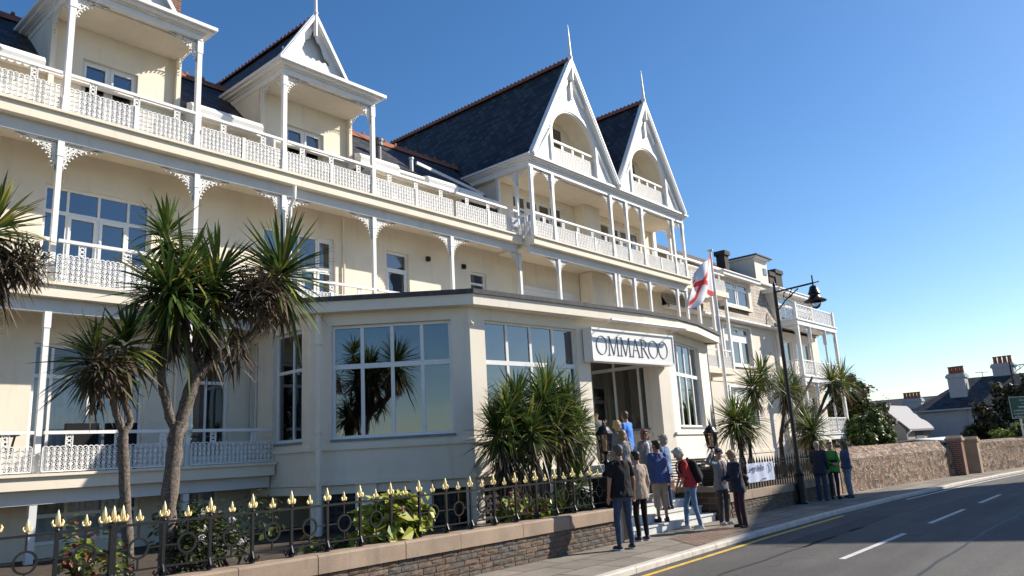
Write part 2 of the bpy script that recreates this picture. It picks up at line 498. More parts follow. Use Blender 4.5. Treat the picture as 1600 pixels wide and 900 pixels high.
# brick panel in the pavement
mb = MB(); mb.face([(12.3,6.75,.006),(14.6,7.0,.006),(15.3,7.75,.006),(13.1,7.75,.006)])
o = mb.build('brick_paving', M_brick('paver_brick', (.235,.15,.11), (.29,.195,.145), (.09,.07,.058), .2, .1, .014, bmp=.5), uv=True); o['kind'] = 'structure'
# gully strip of dark joint along the wall, garden soil
mb = MB(); mb.box(-6, 12.45, 8.62, 16.1, -.1, .34); o = mb.build('garden_soil', SOIL); o['kind'] = 'structure'
mb = MB(); mb.box(16.9, 23.6, 8.62, 16.1, -.1, .42); mb.box(23.65, 60, 9.2, 40, -.1, .40); o = mb.build('garden_soil', SOIL); o['kind'] = 'structure'

# tar seams and an old trench patch in the carriageway
TAR = M_noisy('tar_seam', (.022,.021,.021), .3, 12, .55, .3, 80)
PATCH = M_noisy('trench_patch', (.050,.047,.046), .3, 30, .85, .6, 90)
rnd = random.Random(4)
def seam(pts, w, mat, name):
    mb = MB(); P = []
    for i in range(len(pts)-1):
        a, b = Vector((*pts[i],0)), Vector((*pts[i+1],0)); n = max(2, int((b-a).length/.6))
        for k in range(n): P.append(a.lerp(b, k/n)+Vector((rnd.uniform(-.02,.02), rnd.uniform(-.03,.03), 0)))
    P.append(Vector((*pts[-1],0)))
    for i in range(len(P)-1):
        t = (P[i+1]-P[i]).normalized(); q = Vector((-t.y,t.x,0))*w/2
        mb.face([(*(P[i]-q).xy,-.0768),(*(P[i+1]-q).xy,-.0768),(*(P[i+1]+q).xy,-.0768),(*(P[i]+q).xy,-.0768)])
    o = mb.build(name, mat); o['kind'] = 'structure'
seam([(6,5.25),(14,5.3),(22,5.2),(30,4.7),(40,3.1)], .05, TAR, 'tar_seam')
seam([(8,2.9),(16,3.1),(26,2.9)], .05, TAR, 'tar_seam')
seam([(13.2,5.5),(18.5,5.62)], .55, PATCH, 'road_patch')
# ------------------------------------------------------------------ shared building pieces
def wall_plane(mb, fr, s0, s1, z0, z1, holes=(), d=0.0, reveal=.16, m=0):
    """front skin of a wall with real openings and their reveals"""
    S = sorted({s0, s1, *[h[0] for h in holes], *[h[1] for h in holes]})
    ZZ = sorted({z0, z1, *[h[2] for h in holes], *[h[3] for h in holes]})
    S = [x for x in S if s0 <= x <= s1]; ZZ = [x for x in ZZ if z0 <= x <= z1]
    for i in range(len(S)-1):
        for j in range(len(ZZ)-1):
            cs, cz = (S[i]+S[i+1])/2, (ZZ[j]+ZZ[j+1])/2
            if any(h[0] < cs < h[1] and h[2] < cz < h[3] for h in holes): continue
            mb.face([fr.at(S[i],d,ZZ[j]), fr.at(S[i+1],d,ZZ[j]), fr.at(S[i+1],d,ZZ[j+1]), fr.at(S[i],d,ZZ[j+1])], m)
    for a, b, c, e in holes:
        r = d+reveal
        mb.face([fr.at(a,d,c), fr.at(b,d,c), fr.at(b,r,c), fr.at(a,r,c)], m)
        mb.face([fr.at(a,d,e), fr.at(a,r,e), fr.at(b,r,e), fr.at(b,d,e)], m)
        mb.face([fr.at(a,d,c), fr.at(a,r,c), fr.at(a,r,e), fr.at(a,d,e)], m)
        mb.face([fr.at(b,d,c), fr.at(b,d,e), fr.at(b,r,e), fr.at(b,r,c)], m)

def window(parent, fr, s0, s1, z0, z1, d=.10, cols=(.5,), trans=(), fw=.07, bw=.05, glass=None, curtain=None, sash=(), name='window', frame_mat=None, back=.9):
    """frame + mullions; cols/trans are fractions; sash = (i,j) cells given an inner sash frame"""
    glass = glass or GLASS
    mb = MB(); t = .06
    e = .003
    mb.obox(fr, s0+e, s0+fw, d, d+t, z0+e, z1-e); mb.obox(fr, s1-fw, s1-e, d, d+t, z0+e, z1-e)
    mb.obox(fr, s0+fw, s1-fw, d, d+t, z1-fw, z1-e); mb.obox(fr, s0+fw, s1-fw, d, d+t, z0+e, z0+fw)
    W, H = s1-s0, z1-z0
    xs = [s0+W*c for c in cols]; zs = [z0+H*c for c in trans]
    ze = [z0+fw] + [q for z in zs for q in (z-bw*.7, z+bw*.7)] + [z1-fw]
    for z in zs: mb.obox(fr, s0+fw, s1-fw, d+.004, d+t-.004, z-bw*.7, z+bw*.7)
    for x in xs:
        for k in range(0, len(ze), 2): mb.obox(fr, x-bw/2, x+bw/2, d+.008, d+t-.008, ze[k], ze[k+1])
    xe = [s0+fw] + [q for x in xs for q in (x-bw/2, x+bw/2)] + [s1-fw]
    for (i, j) in sash:
        a, b, c, f = xe[2*i], xe[2*i+1], ze[2*j], ze[2*j+1]; w = .055
        for q in ((a,a+w,c,f),(b-w,b,c,f),(a+w,b-w,c,c+w),(a+w,b-w,f-w,f)):
            mb.obox(fr, q[0], q[1], d-.012, d+.03, q[2], q[3])
    fo = mb.build(name, frame_mat or FRAME, parent)
    g = MB(); g.obox(fr, s0+fw*.5, s1-fw*.5, d+.036, d+.044, z0+fw*.5, z1-fw*.5)
    g.build('pane', glass, fo)
    if curtain:
        c = MB()
        for (a, b, zb, zt) in curtain:
            A, B = s0+W*a, s0+W*b; n = max(6, int((B-A)/.05)); i0 = None
            P = [(A+(B-A)*k/n, d+.16+.03*math.sin(k*1.9)+.015*math.sin(k*.7)) for k in range(n+1)]
            for k in range(n):
                c.face([fr.at(*P[k], z0+H*zb), fr.at(*P[k+1], z0+H*zb), fr.at(*P[k+1], z0+H*zt), fr.at(*P[k], z0+H*zt)])
        c.build('curtain', CURTAIN, fo, smooth=True)
    return fo

def s_scroll(cx, cz, w, h, flip=1):
    P = []
    for k in range(5): 
        a = PI*(.5 + 1.35*(1-k/4)); P.append((cx + flip*w*math.cos(a)*.9, cz + h*.25 + h*.25*math.sin(a)))
    P = P[::-1]
    Q = [(2*cx-x, 2*cz-z) for x, z in P[::-1]]
    return P + Q
def filigree(mb, fr, s0, s1, z0, z1, d=0, rw=.0165):
    """cast iron panel: uprights with pairs of scrolls between them"""
    W = s1-s0
    if W < .08: return
    n = max(1, round(W/.092)); cw = W/n; rows = max(2, round((z1-z0)/.098)); rh = (z1-z0-.05)/rows
    mb.obox(fr, s0, s1, d-.004, d+.016, z0, z0+.022)
    for k in range(n+1):
        x = s0+cw*k
        mb.obox(fr, x-.007, x+.007, d-.006, d+.016, z0+.022, z1-.01)
    for k in range(n):
        cx = s0+cw*(k+.5)
        for r in range(rows):
            cz = z0+.03+rh*(r+.5); f = 1 if (r+k) % 2 else -1
            mb.ribbon(fr, s_scroll(cx-cw*.02*f, cz, cw*.40, rh*.98, f), d, rw*.8, .012)
            mb.ribbon(fr, [(cx+cw*.5+.020*math.cos(q*PI/3), cz+rh*.5+.020*math.sin(q*PI/3)) for q in range(6)], d-.004, .013, .012, closed=True) if (r < rows-1 and k < n-1) else None
            mb.ribbon(fr, [(cx-f*cw*.36, cz-rh*.42), (cx-f*cw*.10, cz-rh*.12), (cx+f*cw*.12, cz+rh*.16), (cx+f*cw*.36, cz+rh*.42)], d, rw*.9, .012)
        # scalloped crest
        A = [(cx+cw*.5*math.cos(a), z1-.03+.045*math.sin(a)) for a in [PI*q/5 for q in range(6)]]
        mb.ribbon(fr, A, d, rw, .012)
def balustrade(parent, fr, s0, s1, zf, hp=.55, hr=.82, d=0, strips=True):
    """filigree panel under a separate handrail carried on little cast uprights"""
    mb = MB()
    filigree(mb, fr, s0, s1, zf+.02, zf+hp, d)
    n = max(1, round((s1-s0)/.95))
    for k in range(n):
        x = s0+(s1-s0)*(k+.5)/n; z0, z1 = zf+hp-.01, zf+hr-.03
        for q in (-.055, .055): mb.obox(fr, x+q-.009, x+q+.009, d-.004, d+.016, z0, z1)
        for j in range(3):
            c = z0+(z1-z0)*(j+.5)/3; h = (z1-z0)/3
            mb.ribbon(fr, [(x-.05,c-h*.45),(x,c),(x+.05,c+h*.45)], d, .02, .012)
            mb.ribbon(fr, [(x-.05,c+h*.45),(x,c),(x+.05,c-h*.45)], d+.001, .02, .012)
    if strips:
        n = max(1, round((s1-s0)/1.3))
        for k in range(1, n):
            x = s0+(s1-s0)*k/n
            mb.obox(fr, x-.035, x+.035, d-.02, d+.02, zf+.01, zf+hp+.03)
    o = mb.build('balustrade', IRON_W, parent)
    h = MB(); h.obox(fr, s0, s1, d-.03, d+.035, zf+hr-.03, zf+hr+.03)
    h.build('handrail', WHITE, o)
    return o
def bracket(mb, fr, s, z, w, h, side=1, d=0):
    """spandrel of cast filigree with a drooping fringe; corner at (s,z)"""
    X = lambda u, v: (s+side*u, z-v)
    arc = [(w*(1-math.cos(a))*1.0, h*(1-math.sin(a))) for a in [PI/2*q/9 for q in range(10)]]
    mb.ribbon(fr, [X(w-u if False else u, v) for u, v in [(w-(w-u0), v0) for u0, v0 in arc]], d, .022, .016)
    mb.ribbon(fr, [X(0,.0), X(0,h)], d, .02, .016); mb.ribbon(fr, [X(0,.012), X(w,.012)], d, .02, .016)
    inside = lambda u, v: u < w*(1-math.sqrt(max(0,1-(1-min(1,v/h))**2)))+1e-6
    # arc: from (0,h) on the post to (w,0) on the beam, hollow side outwards
    step = .085
    u = step*.5
    while u < w:
        v = step*.5
        while v < h:
            if inside(u+.015, v+.015):
                P = [(u+.036*math.cos(a), v+.036*math.sin(a)) for a in [2*PI*q/7 for q in range(7)]]
                mb.ribbon(fr, [X(*p) for p in P], d, .019, .012, closed=True)
                mb.ribbon(fr, [X(u-.03,v-.03), X(u+.03,v+.03)], d+.001, .016, .01)
            v += step
        u += step
    for k in range(1, 10):
        a = PI/2*k/10
        u0, v0 = w*(1-math.cos(a)), h*(1-math.sin(a))
        nx, nz = math.cos(a), math.sin(a)
        mb.ribbon(fr, [X(u0,v0), X(u0+.07*nx*.9, v0+.07*nz*.9)], d, .022, .014)
def post(parent, fr, s, z0, z1, d=0, r=.047, br=(1,-1), bw=.55, bh=.50, side_fr=None, side_br=None, name='post'):
    mb = MB()
    mb.obox(fr, s-r*1.25, s+r*1.25, d-r*1.25, d+r*1.25, z0, z0+.34)
    mb.obox(fr, s-r, s+r, d-r, d+r, z0+.34, z1-.30)
    mb.obox(fr, s-r*1.22, s+r*1.22, d-r*1.22, d+r*1.22, z1-.30, z1)
    o = mb.build(name, WHITE, parent)
    b = MB()
    for q in br: bracket(b, fr, s+q*r*1.3, z1-.01, bw, bh, q, d)
    if b.v: b.build('bracket', IRON_W, o)
    return o
def ridge(mb, p, q, m=0, crest=True, w=.16):
    p = Vector(p); q = Vector(q); L = (q-p).length; t = (q-p)/L; s = t.cross(Z).normalized()
    a = [p+s*w, p+Z*.10, p-s*w, p-Z*.02]
    mb.prism([tuple(x - Z*w*.75 if i in (0,2) else x) for i, x in enumerate(a)], q-p, m)
    if crest:
        n = int(L/.19)
        for k in range(n):
            c = p + t*(L*(k+.5)/n)
            mb.prism([tuple(c - t*.07 + Z*.07 + s*.02), tuple(c + t*.07 + Z*.07 + s*.02), tuple(c + t*.05 + Z*.115 + s*.02), tuple(c + Z*.14 + s*.02), tuple(c - t*.05 + Z*.115 + s*.02)], -s*.04, m)
def roof_slab(mb, pts, th=.10, m=0):
    P = [Vector(p) for p in pts]; n = (P[1]-P[0]).cross(P[2]-P[0]).normalized()
    if n.z < 0: n = -n; P = P[::-1]
    mb.prism([tuple(p) for p in P], n*th, m)

# ------------------------------------------------------------------ the hotel
hotel = thing('hotel_building', 'long cream three storey hotel with white cast iron verandas, dark slate roofs and twin gables', 'hotel', (12, 16.2, 0))
YW, YB = 16.2, 15.0
FW = Fr((0, YW), (1, YW))                # main wall, s = X
FB = Fr((0, YB), (1, YB))                # veranda line
YG = 14.58
FG = Fr((0, YG), (1, YG))                # gable block veranda line
GX0, GX1 = 18.1, 28.25
X0 = -1.6
PX = [-.9, 2.0, 4.63, 7.30, 9.42, 12.10, 14.93]        # posts of the main veranda
# --- wall skin with openings
holes = [
    (4.78, 6.88, 1.90, 4.30), (7.75, 8.75, 2.0, 4.2),
    (4.74, 6.86, 5.25, 7.52), (9.55, 11.66, 5.25, 7.56), (13.40, 14.24, 5.25, 7.58), (16.78, 17.52, 6.72, 7.46),
    (.4, 2.3, 1.9, 4.3), (.4, 2.3, 5.25, 7.5),
    (19.0, 22.1, 5.4, 7.35), (24.6, 27.4, 5.4, 7.35),
    (5.26, 6.40, 8.60, 10.44), (10.15, 11.30, 8.60, 10.44),
    (7.95, 9.1, 8.62, 9.75), (13.2, 14.4, 8.62, 9.75), (15.0, 15.9, 8.62, 9.75), (16.3, 17.5, 8.62, 9.75), (1.2, 3.6, 8.62, 9.75),
    (4.9, 6.9, .55, 1.42), (1.6, 3.6, .55, 1.42), (7.4, 8.6, .55, 1.42),
]
mb_hole_t = [h for h in holes if h[2] > 8.2 and h[3] > 10]
# the two tower fronts rise above the eaves; their openings cut the strip as well
wall_o = None
mb2 = MB()
wall_plane(mb2, FW, X0, 18.3, 0, 8.2, [h for h in holes if h[3] < 8.2])
wall_plane(mb2, FW, 18.3, 28.6, 0, 8.45, [h for h in holes if h[3] < 8.2 and h[0] > 18])
TW = [(4.60, 7.27), (9.36, 12.12)]
segs = [(X0, 4.60), (7.27, 9.36), (12.12, 18.1)]
for a, b in segs:
    wall_plane(mb2, FW, a, b, 8.2, 10.0, [h for h in holes if h[2] > 8.2 and a < h[0] < b])
for a, b in TW:
    wall_plane(mb2, FW, a, b, 8.2, 11.25, [h for h in mb_hole_t if a < h[0] < b])
    for x in (a, b):                       # tower flanks
        mb2.face([(x,YW,9.6),(x,YW+4.6,9.6),(x,YW+4.6,11.25),(x,YW,11.25)])
# enclosing back, ends and interior floors
mb2.face([(X0,24.5,0),(31,24.5,0),(31,24.5,9.9),(X0,24.5,9.9)])
mb2.face([(X0,YW,0),(X0,24.5,0),(X0,24.5,9.9),(X0,YW,9.9)])
mb2.face([(28.6,YW,0),(28.6,24.5,0),(28.6,24.5,11.1),(28.6,YW,11.1)])
for z in (1.62, 5.0, 8.3): mb2.box(X0+.02, 28.58, YW+.25, 24.4, z-.12, z+.2)
for x in (3.4, 8.9, 13.0, 16.4, 18.3, 23.2): mb2.box(x-.06, x+.06, YW+.3, 24.3, 0, 8.2)
mb2.build('wall', CREAM, hotel, uv=False)

# --- deck and balcony floors
def floor_slab(name, x0, x1, yf, yb, ztop, mats=True):
    mb = MB()
    mb.box(x0, x1, yf-.06, yb-.004, ztop-.05, ztop)              # nosing
    mb.box(x0, x1, yf, yb-.006, ztop-.27, ztop-.05)
    o = mb.build(name, CREAM, hotel)
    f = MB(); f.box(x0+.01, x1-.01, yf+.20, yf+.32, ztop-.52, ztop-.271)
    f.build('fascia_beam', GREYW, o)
    return o
floor_slab('terrace_deck', X0, 9.2, YB, YW, 1.84)
floor_slab('balcony_floor', X0, 18.12, YB, YW, 5.23)
floor_slab('balcony_floor', X0, 18.0, YB, YW, 8.57)
floor_slab('balcony_floor', GX0-.02, GX1+.1, YG, YW, 8.50)
floor_slab('balcony_floor', 18.14, GX1+.1, YG, YW, 5.23)
mb = MB()
for zt in (8.57-.275, 5.23-.275): mb.box(X0, 18.1, YB+.32, YW-.004, zt-.03, zt-.004)
mb.box(GX0, GX1, YG+.32, YW-.004, 8.50-.305, 8.50-.279)
mb.build('soffit', CREAM, hotel)

# --- veranda posts and balustrades, three storeys
for i, x in enumerate(PX):
    if x < 9: post(hotel, FB, x*1.008, 1.84, 4.72, .25, br=())
    if x < 9: 
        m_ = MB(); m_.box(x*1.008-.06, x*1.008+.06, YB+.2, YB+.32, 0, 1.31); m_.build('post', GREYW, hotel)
    post(hotel, FB, x*1.008, 5.23, 8.045, .26, bw=.70, bh=.58)
post(hotel, FB, 18.1, 5.23, 8.045, .26, br=(-1,), bw=.70, bh=.58)
E_ = [X0] + PX
for a, b in zip(E_[:-1], E_[1:]):
    if b < 9: balustrade(hotel, FB, a+.08, b-.08, 1.84, hp=.45, hr=.70, d=.10, strips=False)
balustrade(hotel, FB, 7.38, 9.2, 1.84, hp=.45, hr=.70, d=.10, strips=False)
E2 = E_ + [18.0]
for a, b in zip(E2[:-1], E2[1:]): balustrade(hotel, FB, a+.08, b-.08, 5.23, d=.10)
E3 = [X0, .6, 2.6, 4.63, 7.30, 9.42, 12.10, 15.1, 18.0]
for a, b in zip(E3[:-1], E3[1:]): balustrade(hotel, FB, a+.07, b-.07, 8.57, d=.10)

# --- top floor loggias (towers)
def tower(a, b, ridge_z, gablet=True, idx=0):
    zc = 11.15
    for x, br in ((a+.05,(1,)), (b-.02,(-1,))):
        p = post(hotel, FB, x, 8.57, zc, .12, r=.052, br=br, bw=.62, bh=.5)
        fs = Fr((x, YB+.12), (x, YB+1.2))
        k = MB(); bracket(k, fs, .08, zc-.01, .45, .5, 1, 0); bracket(k, fs, 1.0, zc-.01, .45, .5, -1, 0)
        k.build('bracket', IRON_W, p)
        m_ = MB(); m_.box(x-.05, x+.05, YW-.13, YW-.03, 8.58, zc); m_.build('post', CREAM, hotel)
    c = MB()
    o_ = .10
    # stepped cornice all round
    for (e, z0, z1) in ((.02, zc, zc+.13), (.07, zc+.13, zc+.17), (.17, zc+.17, zc+.23), (.25, zc+.23, zc+.31)):
        c.box(a-e, b+e, YB+.06-e, YW+4.4, z0, z1)
    co = c.build('cornice', WHITE, hotel)
    s_ = MB(); s_.box(a+.02, b-.02, YB+.2, YW-.005, zc-.04, zc-.004); s_.build('soffit', CREAM, hotel)
    r = MB(); zt = zc+.31; cx = (a+b)/2; hw = (b-a)/2+.25
    yf = YB-.19; yg = YB+.92
    zb = zt+.70
    k = .92/hw
    A = (cx-hw, yf, zt); B = (cx+hw, yf, zt); R0 = (cx, yg, ridge_z); R1 = (cx, 21.2, ridge_z)
    C_ = (cx-hw, 21.2, zt); D_ = (cx+hw, 21.2, zt)
    a2 = (cx-hw*k, yg, zb); b2 = (cx+hw*k, yg, zb)
    r.face([A, B, b2, a2]); r.face([A, a2, R0, R1, C_]); r.face([B, D_, R1, R0, b2])
    ro = r.build('roof', SLATE, hotel, uv=True)
    t = MB(); ridge(t, (cx, yg+.05, ridge_z+.02), R1[:2]+(ridge_z+.02,)); t.build('ridge_tiles', TERRA, ro)
    # gablet: pierced white panel and barge boards with a spike
    g = MB(); y0 = yg-.06
    wv = hw*k
    n = 16
    # panel with a ragged triangular cut-out
    def out(x): return zb + (ridge_z-zb)*(1-abs(x)/wv)
    H_ = ridge_z-zb
    def inn_lo(x): return zb + H_*.15 + .03*math.cos(x*34)
    def inn(x):
        h = zb + H_*(.74 - .72*abs(x)/(wv*.66)) + .05*math.cos(abs(x)*26)
        return max(inn_lo(x), min(h, zb + H_*(1-abs(x)/wv) - .10))
    xs = [-wv + 2*wv*q/40 for q in range(41)]
    for q in range(40):
        x0_, x1_ = xs[q], xs[q+1]
        for lo0, hi0, lo1, hi1 in ((zb-.02, inn_lo(x0_), zb-.02, inn_lo(x1_)), (inn(x0_), out(x0_), inn(x1_), out(x1_))):
            if hi0-lo0 < 0.002 and hi1-lo1 < .002: continue
            hi0 = max(hi0, lo0+.001); hi1 = max(hi1, lo1+.001)
            if abs(x0_) > wv*.98 and lo0 != zb-.02: continue
            g.prism([(cx+x0_,y0,lo0),(cx+x1_,y0,lo1),(cx+x1_,y0,hi1),(cx+x0_,y0,hi0)], (0,.04,0))
    go = g.build('gable_panel', WHITE, hotel)
    bk = MB(); bk.face([(cx-wv,yg+.12,zb),(cx+wv,yg+.12,zb),(cx,yg+.12,ridge_z)]); bk.build('gable_back', GREYW, go)
    bb = MB()
    for sgn in (-1, 1):
        p = Vector((cx+sgn*(wv+.10), yg-.10, zb-.14)); q = Vector((cx, yg-.10, ridge_z+.08))
        bb.beam(p, q, .16, .12, up=(0,0,1))
        bb.beam(p+Vector((0,-.05,-.02)), q+Vector((0,-.05,-.02)), .10, .07)
    bb.build('bargeboard', WHITE, go)
    f = MB(); f.lathe((cx, yg-.16, ridge_z-.55), [(.05,0),(.06,.4),(.055,.65),(.075,.7),(.05,.78),(.045,1.1),(.035,1.6),(.008,2.0)], 10)
    f.build('finial', WHITE, go)
tower(*TW[0], 13.55, idx=0)
tower(*TW[1], 13.55, idx=1)
# loggia doors
for h in mb_hole_t:
    window(hotel, FW, *h, d=.09, cols=(.5,), fw=.05, bw=.06, sash=((0,0),(1,0)), curtain=[(.05,.40,.02,.98),(.55,.85,.02,.98)], name='balcony_door')
# --- windows of the main wall
BIGC = (.18, .82)
for h in holes[:2]:
    pass
window(hotel, FW, *holes[0], d=.09, cols=(.17,.5,.83), trans=(.74,), curtain=[(.02,.98,.0,.72)], name='french_window', glass=GLASS_CLEAR)
window(hotel, FW, *holes[6], d=.09, cols=(.17,.5,.83), trans=(.74,), curtain=[(.02,.3,.0,.99)], name='french_window')
window(hotel, FW, *holes[2], d=.09, cols=(.22,.5,.78), trans=(.76,), sash=((1,0),(2,0)), curtain=[(.80,.98,.02,.74)], name='french_window', glass=GLASS_BLUE)
window(hotel, FW, *holes[7], d=.09, cols=(.22,.5,.78), trans=(.76,), name='french_window', glass=GLASS_BLUE)
window(hotel, FW, *holes[3], d=.09, cols=(.25,.5,.75), trans=(.62,), curtain=[(.0,.3,.0,.99),(.7,1,.0,.99)], name='window', sash=((2,0),(3,0),(3,1)))
window(hotel, FW, *holes[4], d=.09, cols=(), trans=(.78,), curtain=[(.03,.97,0,.76)], name='balcony_door', sash=((0,0),))
window(hotel, FW, *holes[5], d=.09, cols=(), trans=(.5,), name='window', curtain=[(.03,.97,0,.45)])
window(hotel, FW, *holes[1], d=.09, cols=(.5,), trans=(.75,), name='french_window', curtain=[(.03,.97,0,.74)])
for h in (holes[8], holes[9]):
    window(hotel, FW, h[0], h[1], h[2], h[3]-.45, d=.02, cols=(.25,.5,.75), trans=(.66,), name='window', sash=((0,1),(1,1),(2,1),(3,1)), curtain=[(.0,.22,0,.9),(.5,.98,0,.6)])
    s = MB(); s.obox(FW, h[0], h[1], -.03, .15, h[3]-.449, h[3]-.001)
    for q in range(3): s.obox(FW, h[0]+.04, h[1]-.04, -.045, -.032, h[3]-.42+q*.14, h[3]-.31+q*.14)
    s.build('shutter_box', WHITE, hotel)
for h in holes[12:17]:
    window(hotel, FW, *h, d=.06, cols=(.5,), name='balcony_door', sash=((0,0),(1,0)), curtain=[(.05,.4,0,1)])
for h in holes[17:20]:
    window(hotel, FW, *h, d=.1, cols=(.33,.66), trans=(.6,), name='basement_window', glass=GLASS_CLEAR, curtain=[(.03,.97,0,1)])
# small fittings on the wall
for x, z in ((14.95, 7.55), (16.45, 7.54), (2.9, 7.2)):
    m_ = MB(); m_.obox(FW, x-.06, x+.06, -.09, -.002, z-.07, z+.07); m_.obox(FW, x-.04, x+.04, -.12, -.09, z-.05, z+.03)
    m_.build('wall_light', BLACK, hotel)
for x, z0, z1 in ((5.05, 7.6, 8.2), (11.9, 5.3, 8.2), (7.5, 1.9, 4.9)):
    m_ = MB(); m_.tube([FW.at(x,-.05,z0), FW.at(x,-.05,z1)], .03, 8); m_.build('drain_pipe', CREAM, hotel)
m_ = MB(); m_.tube([(9.60,YB+.12,5.25),(9.60,YB+.12,7.75),(9.62,YB-.02,7.95),(9.62,YB-.03,8.25)], .045, 8); m_.build('drain_pipe', WHITE, hotel)

# --- main roof, ridge, awnings
mb = MB()
zE, zR, yR = 9.95, 12.0, 18.4
mb.face([(X0,YW-.12,zE-.12),(18.2,YW-.12,zE-.12),(18.2,yR,zR),(X0,yR,zR)])
mb.face([(X0,yR,zR),(18.2,yR,zR),(18.2,24.6,9.8),(X0,24.6,9.8)])
mb.face([(X0,24.5,9.8),(X0,YW,9.9),(X0,yR,zR)])
ro = mb.build('roof', SLATE, hotel, uv=True)
t = MB(); ridge(t, (X0, yR, zR+.02), (19.6, yR, zR+.02), crest=False, w=.2)
for k in range(46):
    x = X0+.2+k*.45
    t.prism([(x-.05,yR-.03,zR+.10),(x+.05,yR-.03,zR+.10),(x+.03,yR-.03,zR+.18),(x-.03,yR-.03,zR+.18)], (0,.06,0))
t.build('ridge_tiles', TERRA, ro)
def awning(x0, x1, z, kind):
    mb = MB(); y = YW-.14
    if kind == 'box':
        mb.prism([(x0,y,z-.10),(x0,y-.26,z-.14),(x0,y-.30,z-.02),(x0,y-.22,z+.10),(x0,y,z+.16)], (x1-x0,0,0))
    else:
        mb.tube([(x0,y-.16,z),(x1,y-.16,z)], .085, 12)
        mb.box(x0+.1, x0+.16, y-.14, y+.12, z-.05, z+.05); mb.box(x1-.16, x1-.1, y-.14, y+.12, z-.05, z+.05)
    o = mb.build('awning', WHITE, hotel)
    v = MB(); n = max(6, int((x1-x0)/.13))
    for k in range(n):
        a = x0+(x1-x0)*k/n; b = x0+(x1-x0)*(k+1)/n; yy = y-.285
        v.prism([(a,yy,z-.13),(a,yy,z-.19),((a*2+b)/3,yy,z-.235),((a+2*b)/3,yy,z-.235),(b,yy,z-.19),(b,yy,z-.13)], (0,.006,0))
    if kind == 'box': v.build('valance', WHITE, o)
    return o
awning(X0+.4, 4.45, 9.88, 'box')
awning(7.45, 9.25, 9.92, 'box'); awning(12.22, 13.6, 9.98, 'box'); awning(13.66, 14.6, 9.9, 'roll')
awning(14.75, 16.0, 9.94, 'box'); awning(16.04, 17.1, 9.9, 'box'); awning(17.14, 17.95, 9.86, 'roll')
m_ = MB()
m_.box(X0, 18.1, YW-.14, YW-.004, 9.80, 9.87)
m_.build('gutter', WHITE, hotel)
# little angled dividers on the top balcony
for x in (7.42, 9.28, 12.2):
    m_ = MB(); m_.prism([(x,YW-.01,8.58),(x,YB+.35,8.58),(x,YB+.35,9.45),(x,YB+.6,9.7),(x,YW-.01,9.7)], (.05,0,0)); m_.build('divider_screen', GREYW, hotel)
for x in (15.62,):
    m_ = MB(); m_.box(x,x+1.6,YB+.3,YB+.32,8.60,9.35); m_.build('glass_screen', GLASS_CLEAR, hotel)
# roof vent pipe and lead hip
m_ = MB(); m_.lathe((13.9,17.1,10.6), [(.10,0),(.10,.55),(.15,.57),(.15,.68),(.17,.70),(.17,.78),(.08,.84)], 12); m_.build('vent_pipe', M_noisy('lead', (.12,.12,.14), .2, 6, .5), hotel)
m_ = MB(); m_.lathe((15.1,16.95,10.5), [(.06,0),(.06,.5),(.08,.5),(.08,.56)], 10); m_.beam((15.0,16.6,10.75),(17.9,16.5,10.35),.06,.10); m_.build('vent_pipe', GREYW, hotel)
# brick chimney behind the first loggia
m_ = MB(); m_.box(7.72, 8.5, 18.9, 19.7, 11.4, 15.2); ch = m_.build('chimney', BRICKRED, hotel, uv=True)
m_ = MB(); m_.box(7.62,8.6,18.8,19.8,15.2,15.4); [m_.lathe((7.9+k*.4,19.3,15.4),[(.13,0),(.11,.5),(.13,.52)],10) for k in range(2)]; m_.build('chimney_pot', TERRA, ch)

# --- gabled block
zc = 10.88
mb = MB()
gh = [(19.05,21.9,8.58,10.6), (24.3,27.2,8.58,10.6)]
wall_plane(mb, FW, GX0+.2, GX1+.35, 8.45, 11.0, gh, d=-.02)
mb.face([(GX0+.2,YW-.02,8.4),(GX0+.2,24.5,8.4),(GX0+.2,24.5,11.2),(GX0+.2,YW-.02,11.2)])
mb.box(GX0+.25, GX1+.3, YW+.3, 24.3, 10.8, 11.1)
mb.build('wall', CREAM, hotel)
for h in gh: window(hotel, FW, *h, d=.06, cols=(.25,.5,.75), trans=(.76,), name='french_window', sash=((1,0),(2,0),(1,1),(2,1)), curtain=[(.02,.24,0,.7),(.3,.48,.1,.7),(.76,.98,0,.7)])
# a projecting bay wall between the two windows
m_ = MB(); m_.box(22.6, 23.6, YW-.5, YW-.03, 8.51, 10.82); m_.build('wall', CREAM, hotel)
m_ = MB(); m_.box(22.6, 23.9, YW-.6, YW-.03, 5.24, 8.18); m_.build('wall', CREAM, hotel)
gposts = [GX0+.12, 19.32, 22.80, 23.85, 24.95, 27.35, GX1-.06]
gbr = [((1,),.5), ((1,-1),.5), ((1,-1),.5), ((1,-1),.5), ((1,-1),.5), ((-1,1),.42), ((-1,),.42)]
for x, (br, bw) in zip(gposts, gbr): post(hotel, FG, x, 8.50, zc, .10, r=.055, br=br, bw=bw, bh=.55)
for a, b in zip(gposts[:-1], gposts[1:]): balustrade(hotel, FG, a+.06, b-.06, 8.50, d=.08)
for xx, sg in ((GX0+.12, 1), (GX1-.06, 1)):
    fs = Fr((xx, YG+.1), (xx, YW))
    p = post(hotel, fs, .62, 8.50, zc, 0, r=.05, br=(1,-1), bw=.4, bh=.5)
    balustrade(hotel, fs, .06, .56, 8.50, d=-.02, strips=False)
    m_ = MB(); m_.box(xx-.05,xx+.05,YW-.15,YW-.04,8.5,zc); m_.build('post', WHITE, hotel)
lposts = [19.6, 22.95, 23.2, 24.25, 25.35, 27.5, GX1]
